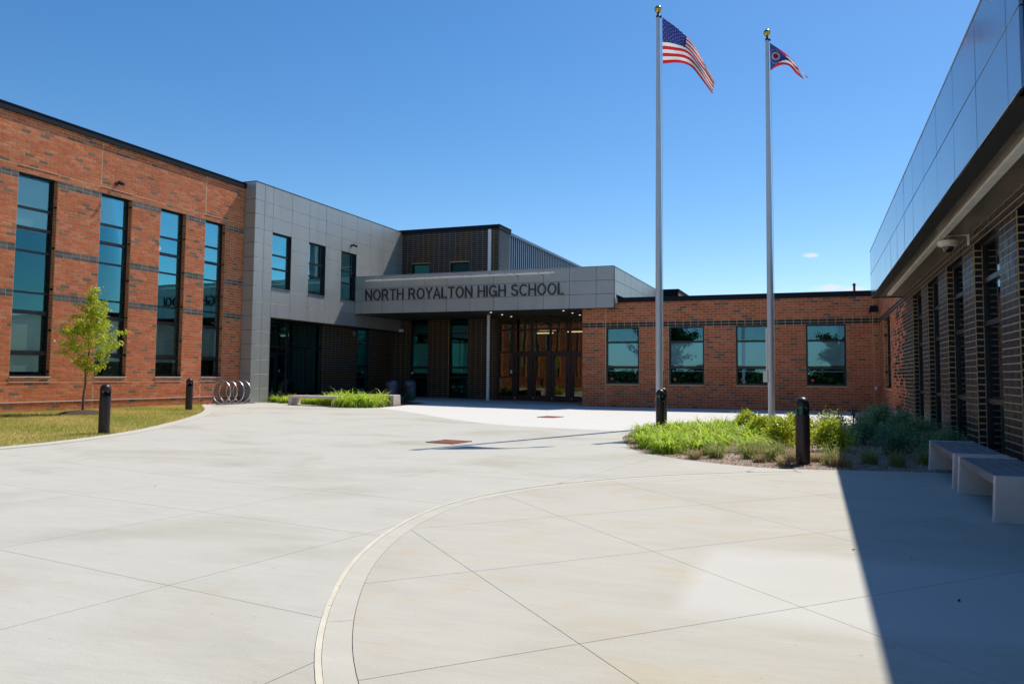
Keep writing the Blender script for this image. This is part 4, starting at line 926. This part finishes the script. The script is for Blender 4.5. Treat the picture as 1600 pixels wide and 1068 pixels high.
for i, (x, y, sc) in enumerate([(-.98, 12.25, 1.1), (-.62, 12.0, 1.2), (.22, 11.85, 1.25), (-.9, 13.0, 1.0), (.75, 12.2, 1.1), (1.1, 12.0, 1.), (-1.45, 12.1, 1.1), (1.5, 12.4, 1.), (-.55, 13.2, .9)]):
    place(fesc[i % 2], 'fescue_tuft', x, y, sc, 'olive-green fine grass tuft on the mulch along the front of the right-hand bed', 'plant', 'olive grass tufts in the right-hand bed')
for i, (x, y, sc) in enumerate([(-1.75, 11.85, 1.), (-.78, 11.75, .9), (-.42, 11.45, 1.1), (-.33, 12.1, 1.2), (.02, 12.2, 1.1), (.32, 11.62, 1.2), (-.95, 12.75, 1.1), (-.3, 12.9, 1.), (.35, 12.3, 1.)]):
    place(tanf[i % 2], 'tan_tuft', x, y, sc, 'straw-coloured dry grass tuft on the mulch at the front of the right-hand bed', 'plant', 'straw-coloured tufts in the right-hand bed')
def shrub_mesh(rx, ry, rz_, n, ls, cols, seed, tipcol=None):
    r = random.Random(seed); s = MB()
    stems = []
    for k in range(40):
        a = r.uniform(0, 2 * PI); e = r.uniform(.15, 1.5); d = Vector((math.cos(a) * math.cos(e) * rx, math.sin(a) * math.cos(e) * ry, math.sin(e) * rz_)) * r.uniform(.75, 1.12); stems.append(d)
        if k < 12: s.tube([(0, 0, 0), tuple(d * .5 + Vector((0, 0, .03))), tuple(d * .95)], [.008, .006, .002], 4, 1)
    for i in range(n):
        d = r.choice(stems); q = r.uniform(.35, 1.0) ** .7; p = d * q + Vector((r.gauss(0, .042), r.gauss(0, .042), r.gauss(0, .04))) * (.6 + q)
        if p.z < 0: p.z = abs(p.z)
        nn = Vector((r.gauss(0, 1), r.gauss(0, 1), r.gauss(.6, .8))).normalized(); t = nn.orthogonal().normalized(); t.rotate(Matrix.Rotation(r.uniform(0, 6.28), 3, nn)); b = nn.cross(t); l = ls * r.uniform(.6, 1.3)
        col = r.choice(cols)
        if tipcol and q > .85 and r.random() < .5: col = r.choice(tipcol)
        s.add([tuple(p - t * l), tuple(p + b * l * .45 + nn * l * .1), tuple(p + t * l), tuple(p - b * l * .45 + nn * l * .1)], [(0, 1, 2, 3)], 0, col)
    return s.mesh('foliage', ['leaf', 'bark'])
YG = [(.62, .66, .05), (.52, .60, .045), (.72, .70, .08), (.36, .48, .05)]
BG = [(.26, .50, .28), (.18, .38, .21), (.36, .58, .36), (.14, .30, .17)]
CR = [(.50, .50, .30), (.42, .46, .24), (.30, .40, .14)]
ym = shrub_mesh(.40, .40, .50, 3000, .036, YG, 1); bgm = shrub_mesh(.62, .62, .58, 5200, .026, BG, 2, CR[2:]); crm = shrub_mesh(.42, .42, .55, 2400, .028, CR + YG, 3); dgm = shrub_mesh(.4, .4, .5, 1000, .03, [(.05, .13, .05), (.08, .18, .07), (.04, .10, .05)], 4)
SH = [(ym, -.62, 14.6, .95, 'yellow-green leafy shrub left of the front bollard'), (ym, -1.0, 15.6, .9, 'yellow-green shrub between the daylilies and the right flagpole'), (ym, -.35, 15.4, 1.0, 'yellow-green shrub directly behind the front bollard'),
      (ym, .25, 14.0, .95, 'bright yellow-green shrub at the edge of the building shadow'), (crm, .35, 16.2, 1.0, 'cream-variegated shrub behind the bright yellow-green one'), (bgm, .85, 15.6, .75, 'blue-green shrub just inside the shadow edge'),
      (bgm, 1.35, 17.6, 1.1, 'large blue-green shrub hiding the far bench'), (bgm, 1.75, 14.9, .9, 'blue-green shrub against the dark brick windows'), (bgm, 1.55, 16.3, .95, 'middle blue-green shrub in the shaded part of the bed'),
      (dgm, 1.0, 18.6, .9, 'dark green strappy shrub between the shaded shrubs'), (ym, -1.6, 19.2, .8, 'yellow-green shrub around the small spotlight'), (bgm, -1.05, 20.2, .45, 'small blue-green shrub at the foot of the right flagpole'),
      (ym, -1.4, 17.4, .85, 'yellow-green shrub in the middle back of the bed'), (dgm, -.1, 18.0, .7, 'low green shrub behind the front bollard toward the corner'),
      (dgm, -16.9, 27.6, .9, 'dark green shrub left of the litter bins'), (dgm, -18.3, 27.6, .9, 'dark green shrub in the shade under the metal block'), (dgm, -16.1, 28.3, .9, 'dark green shrub between the bins and the end-on bench'),
      (bgm, 1.95, 13.5, .7, 'blue-green shrub behind the second bench'), (dgm, 1.2, 13.3, .7, 'low dark green shrub in the shaded front of the bed')]
for me, x, y, sc, lb in SH:
    o = bpy.data.objects.new('shrub', me); COL.objects.link(o); o.location = (x, y, zg(x)); o.rotation_euler = (0, 0, random.uniform(0, 6.28)); o.scale = (sc,) * 3; tag(o, lb, 'shrub', 'shrubs in the planting beds')
# mulch chips and lawn blades
def bulk(name, P, L, wd, cols, m, up=True, flat=False):
    n = len(P); P = np.array(P); a = rng.uniform(0, 2 * PI, n); l = L * rng.uniform(.5, 1.3, n); V = np.zeros((n, 3, 3), np.float32)
    dx, dy = np.cos(a), np.sin(a)
    V[:, 0] = P + np.c_[-dx * wd, -dy * wd, np.zeros(n)]; V[:, 1] = P + np.c_[dx * wd, dy * wd, np.zeros(n)]
    V[:, 2] = P + (np.c_[rng.normal(0, .35, n) * l, rng.normal(0, .35, n) * l, l] if not flat else np.c_[-dy * l, dx * l, np.abs(rng.normal(0, .4, n)) * l])
    me = bpy.data.meshes.new(name); me.from_pydata(V.reshape(-1, 3).tolist(), [], np.arange(n * 3).reshape(-1, 3).tolist()); me.materials.append(MT[m])
    c = np.array(cols)[rng.integers(0, len(cols), n)] if not callable(cols) else cols(P)
    c = np.repeat(np.c_[c, np.ones(n)], 3, axis=0).astype(np.float32); at = me.color_attributes.new('col', 'FLOAT_COLOR', 'CORNER'); at.data.foreach_set('color', c.ravel())
    o = bpy.data.objects.new(name, me); COL.objects.link(o); return tag(o, kind='stuff')
def npin(P, poly):
    x, y = P[:, 0], P[:, 1]; c = np.zeros(len(P), bool)
    for i in range(len(poly)):
        (x1, y1), (x2, y2) = poly[i], poly[i - 1]
        if y1 == y2: continue
        c ^= ((y1 > y) != (y2 > y)) & (x < (x2 - x1) * (y - y1) / (y2 - y1) + x1)
    return c
def rpts(poly, n, y0, y1):
    xs = [p[0] for p in poly]; P = np.c_[rng.uniform(min(xs), max(xs), n), rng.uniform(y0, y1, n)]; P = P[npin(P, poly)]
    z = .176 * np.clip((-8 - P[:, 0]) / 11.9, 0, 1); return np.c_[P, z]
lp = rpts([(-20.4, -14)] + lawn_in, 150000, 6.5, 21.8)
def lawncol(P):
    v = np.sin(P[:, 0] * 1.7 + 2 * np.sin(P[:, 1] * .9)) * .5 + np.sin(P[:, 1] * 2.3 + P[:, 0] * .6) * .5 + rng.normal(0, .45, len(P)); v = np.clip(v * .4 + .45, 0, 1)[:, None]
    e = np.clip((P[:, 1] - 20.0) * 0, 0, 1)[:, None]
    return np.array([.36, .38, .07]) * (1 - v) + np.array([.70, .55, .22]) * v
lo = bulk('lawn_grass', lp, .045, .005, lawncol, 'blade'); tag(lo, 'short sparse yellow-green grass of the lawn in front of the brick wing', 'grass')
bp = rpts(bedRp, 30000, 11, 17); bulk('bark_chips', bp + [0, 0, .004], .022, .012, [(.44, .33, .25), (.30, .22, .16), (.55, .44, .35), (.2, .14, .1), (.66, .57, .47)], 'chip', flat=True)
tag(bpy.data.objects['bark_chips'], 'loose bark chips covering the bare front of the right-hand bed', 'mulch')

# ------------------------------------------------------------------ trees
def tree(loc, H, base, width, n, ls, cols, seed, label, nm='young_tree', lean=.08, tr=.035, group=None):
    r = random.Random(seed); o = empty(nm, loc, label, 'tree', group)
    tb = MB(); path = [(0, 0, -.05)]
    for k in range(1, 9): path.append((lean * H * (k / 8) ** 1.2 * .6 + r.gauss(0, .008 * H), r.gauss(0, .008 * H), H * .97 * k / 8))
    tb.tube(path, [tr * (1 - .85 * k / 8) for k in range(9)], 8)
    ends = []
    nb = 46
    for k in range(nb):
        t = base / H + (1 - base / H) * ((k + .5) / nb) ** 1.0; z = t * H; i = min(int(t * 8), 7); f = t * 8 - i
        p0 = Vector(path[i]).lerp(Vector(path[i + 1]), f); a = k * 2.4 + r.uniform(-.4, .4)
        prof = math.sin(min(1, (t - base / H) / (1 - base / H) * 1.35 + .22) * PI * .62) if t < .55 else max(.10, (1 - t) / .45) ** .9
        l = width * prof * r.uniform(.7, 1.15); up = r.uniform(.35, .8)
        p1 = p0 + Vector((math.cos(a), math.sin(a), up * .5)) * l * .5; p2 = p0 + Vector((math.cos(a) * l, math.sin(a) * l, l * up))
        tb.tube([tuple(p0), tuple(p1), tuple(p2)], [tr * .35 * (1 - t * .5), tr * .2, tr * .06], 5); ends.append((p0, p1, p2, l))
        for _ in range(3):
            q = r.uniform(.3, .9); b = p0.lerp(p2, q); e = b + Vector((r.gauss(0, 1), r.gauss(0, 1), r.uniform(0, 1.2))).normalized() * l * r.uniform(.25, .45); tb.tube([tuple(b), tuple(e)], [tr * .12, tr * .04], 4); ends.append((b, b.lerp(e, .5), e, l * .5))
    top = Vector(path[-1]); ends.append((top - Vector((0, 0, .1 * H)), top, top + Vector((0, 0, .03 * H)), .1 * H))
    s = MB(); wts = [e[3] for e in ends]
    cl = []
    for _ in range(n // 7):
        p0, p1, p2, l = r.choices(ends, wts)[0]; q = r.uniform(.25, 1.05); cl.append(p0.lerp(p2, q) + Vector((r.gauss(0, .03), r.gauss(0, .03), r.gauss(0, .02))) * width)
    for c_ in cl:
        col0 = r.choice(cols)
        for _ in range(7):
            p = c_ + Vector((r.gauss(0, 1), r.gauss(0, 1), r.gauss(-.2, .8))) * ls * 1.5
            nn = Vector((r.gauss(0, 1), r.gauss(0, 1), r.gauss(.5, .8))).normalized(); t = nn.orthogonal().normalized(); t.rotate(Matrix.Rotation(r.uniform(0, 6.28), 3, nn)); b = nn.cross(t); L_ = ls * r.uniform(.6, 1.25)
            s.add([tuple(p - t * L_), tuple(p + b * L_ * .6), tuple(p + t * L_), tuple(p - b * L_ * .6)], [(0, 1, 2, 3)], 0, col0)
    tb.build('trunk', 'bark', None, True).parent = o; s.build('crown', 'leaf', None).parent = o
    return o
tree((-18.42, 15.14, .17), 3.42, 1.0, .84, 6600, .035, [(.56, .60, .04), (.46, .54, .04), (.66, .68, .07), (.34, .42, .04)], 11, 'young tree with fresh yellow-green leaves in a mulch ring on the lawn', 'young_tree', .11, .032)
s = MB(); s.lathe([(.62, 0), (.5, .05), (.3, .09), (.1, .11), (.02, .11)], 26, (-18.42, 15.14, .165)); tag(s.build('mulch_ring', 'darkmulch', None, True), 'dark bark mulch mound around the young tree', 'mulch')
BT = None
for i, (x, y, k) in enumerate([(-18.5, -36, 1.05), (3.6, -36, .8), (30, -52, 1.2), (-40, -50, 1.2), (-60, -60, 1.5), (14, -60, .8), (48, -40, 1.2)]):
    if BT is None: BT = o = tree((x, y, 0), 8.5, 1.2, 4.2, 13000, .17, [(.05, .10, .03), (.07, .13, .035), (.04, .08, .025)], 31, 'x', 'leafy_tree', .02, .22, 'trees across the road behind the viewer')
    else: o = copy_tree(BT)
    o.location = (x, y, -.1); o.scale = (k,) * 3; o.rotation_euler = (0, 0, i * 1.3); o['label'] = 'big leafy tree across the road, seen only as a reflection in the windows'
s = MB(); s.box(-200, 200, -30, -18, -.115, -.105); s.build('road', 'asphalt', kind='structure')

hp = MB(); r = random.Random(5)
for i in range(9000):
    x = r.uniform(-70, 45); hgt = 2.3 + .5 * math.sin(x * .35) + .3 * math.sin(x * 1.3 + 1); p = Vector((x, -44 + r.uniform(-1.2, 1.2), hgt * r.random() ** .7)); nn = Vector((r.gauss(0, 1), r.gauss(.8, 1), r.gauss(.5, .8))).normalized(); t = nn.orthogonal().normalized(); b = nn.cross(t); L_ = .28 * r.uniform(.6, 1.2)
    hp.add([tuple(p - t * L_), tuple(p + b * L_ * .6), tuple(p + t * L_), tuple(p - b * L_ * .6)], [(0, 1, 2, 3)], 0, r.choice([(.06, .12, .03), (.08, .15, .04), (.045, .09, .025)]))
tag(hp.build('hedgerow', 'leaf'), 'green hedgerow across the road, seen only as a reflection in the windows', 'hedge', kind='stuff')

# a few cracks, twigs and dead leaves lying on the slabs
for x, y, l, a, lb in [(.25, 6.05, .035, .3, 'dark dead leaf on the sunlit concrete just left of the big shadow edge'), (.75, 4.9, .045, 1.2, 'largest dead leaf, lying on the shaded concrete at the lower right'), (.62, 5.9, .02, 2., 'tiny dead leaf on the shaded concrete near the shadow edge'), (-6.9, 6.6, .02, .4, 'tiny dead leaf alone on the sunlit concrete at the left')]:
    s_ = MB(); s_.add([(-l / 2, 0, .006), (0, -l * .2, .003), (l / 2, 0, .01), (0, l * .22, .004), (0, 0, .009)], [(0, 1, 4), (1, 2, 4), (2, 3, 4), (3, 0, 4), (3, 2, 1, 0)])
    o = s_.build('dead_leaf', 'darkmulch', None); o.location = (x, y, .0); o.rotation_euler = (0, 0, a); tag(o, lb, 'leaf', 'dead leaves on the concrete')

# interiors: dark rooms closed behind each run of windows
def room(par, x0, x1, y0, y1, z0, z1, side):
    s = MB(); t = .05
    if side != 'x0': s.box(x0, x0 + t, y0, y1, z0, z1)
    if side != 'x1': s.box(x1 - t, x1, y0, y1, z0, z1)
    if side != 'y0': s.box(x0 + t, x1 - t, y0, y0 + t, z0, z1)
    s.box(x0 + t, x1 - t, y1 - t, y1, z0, z1); s.box(x0 + t, x1 - t, y0 + t, y1 - t, z0, z0 + t); s.box(x0 + t, x1 - t, y0 + t, y1 - t, z1 - t, z1)
    s.build('room', 'dark', par)
room(Lw, -24.5, XL - .26, -13.9, 23.2, .1, 8.15, 'x1')
room(Mm, -23.5, XM - .3, 23.6, 34.0, 3.7, 8.4, 'x1')
room(Mm, -24.5, XM2 - .26, 24.4, 34.1, .05, 3.5, 'x1')
room(Kb, XM2 - .3, XK - .35, YK + .26, YK + 4, .05, 8.4, 'y0')
room(Bb, -8.85, 2.2, YB + .26, YB + 5, .02, 4.05, 'y0')
room(Rw, XR + .26, XR + 4.5, -7.9, 30.3, .02, 4.25, 'x0')

hc = MB()
for k in range(60):
    x = -70 + k * 1.95; h_ = 2.1 + .5 * math.sin(x * .35) + .3 * math.sin(x * 1.3 + 1); hc.box(x, x + 1.95, -44.9, -43.9 + .0, 0, h_, 0, (.03, .06, .018))
ho = hc.build('hedge_core', 'leaf', bpy.data.objects['hedgerow'])
for o in list(S.objects):
    if o.type == 'MESH' and o.name.split('.')[0] in ('end_slab', 'leg', 'seat', 'plank') and len(o.data.polygons) <= 6:
        b = o.modifiers.new('bevel', 'BEVEL'); b.width = .008; b.segments = 2
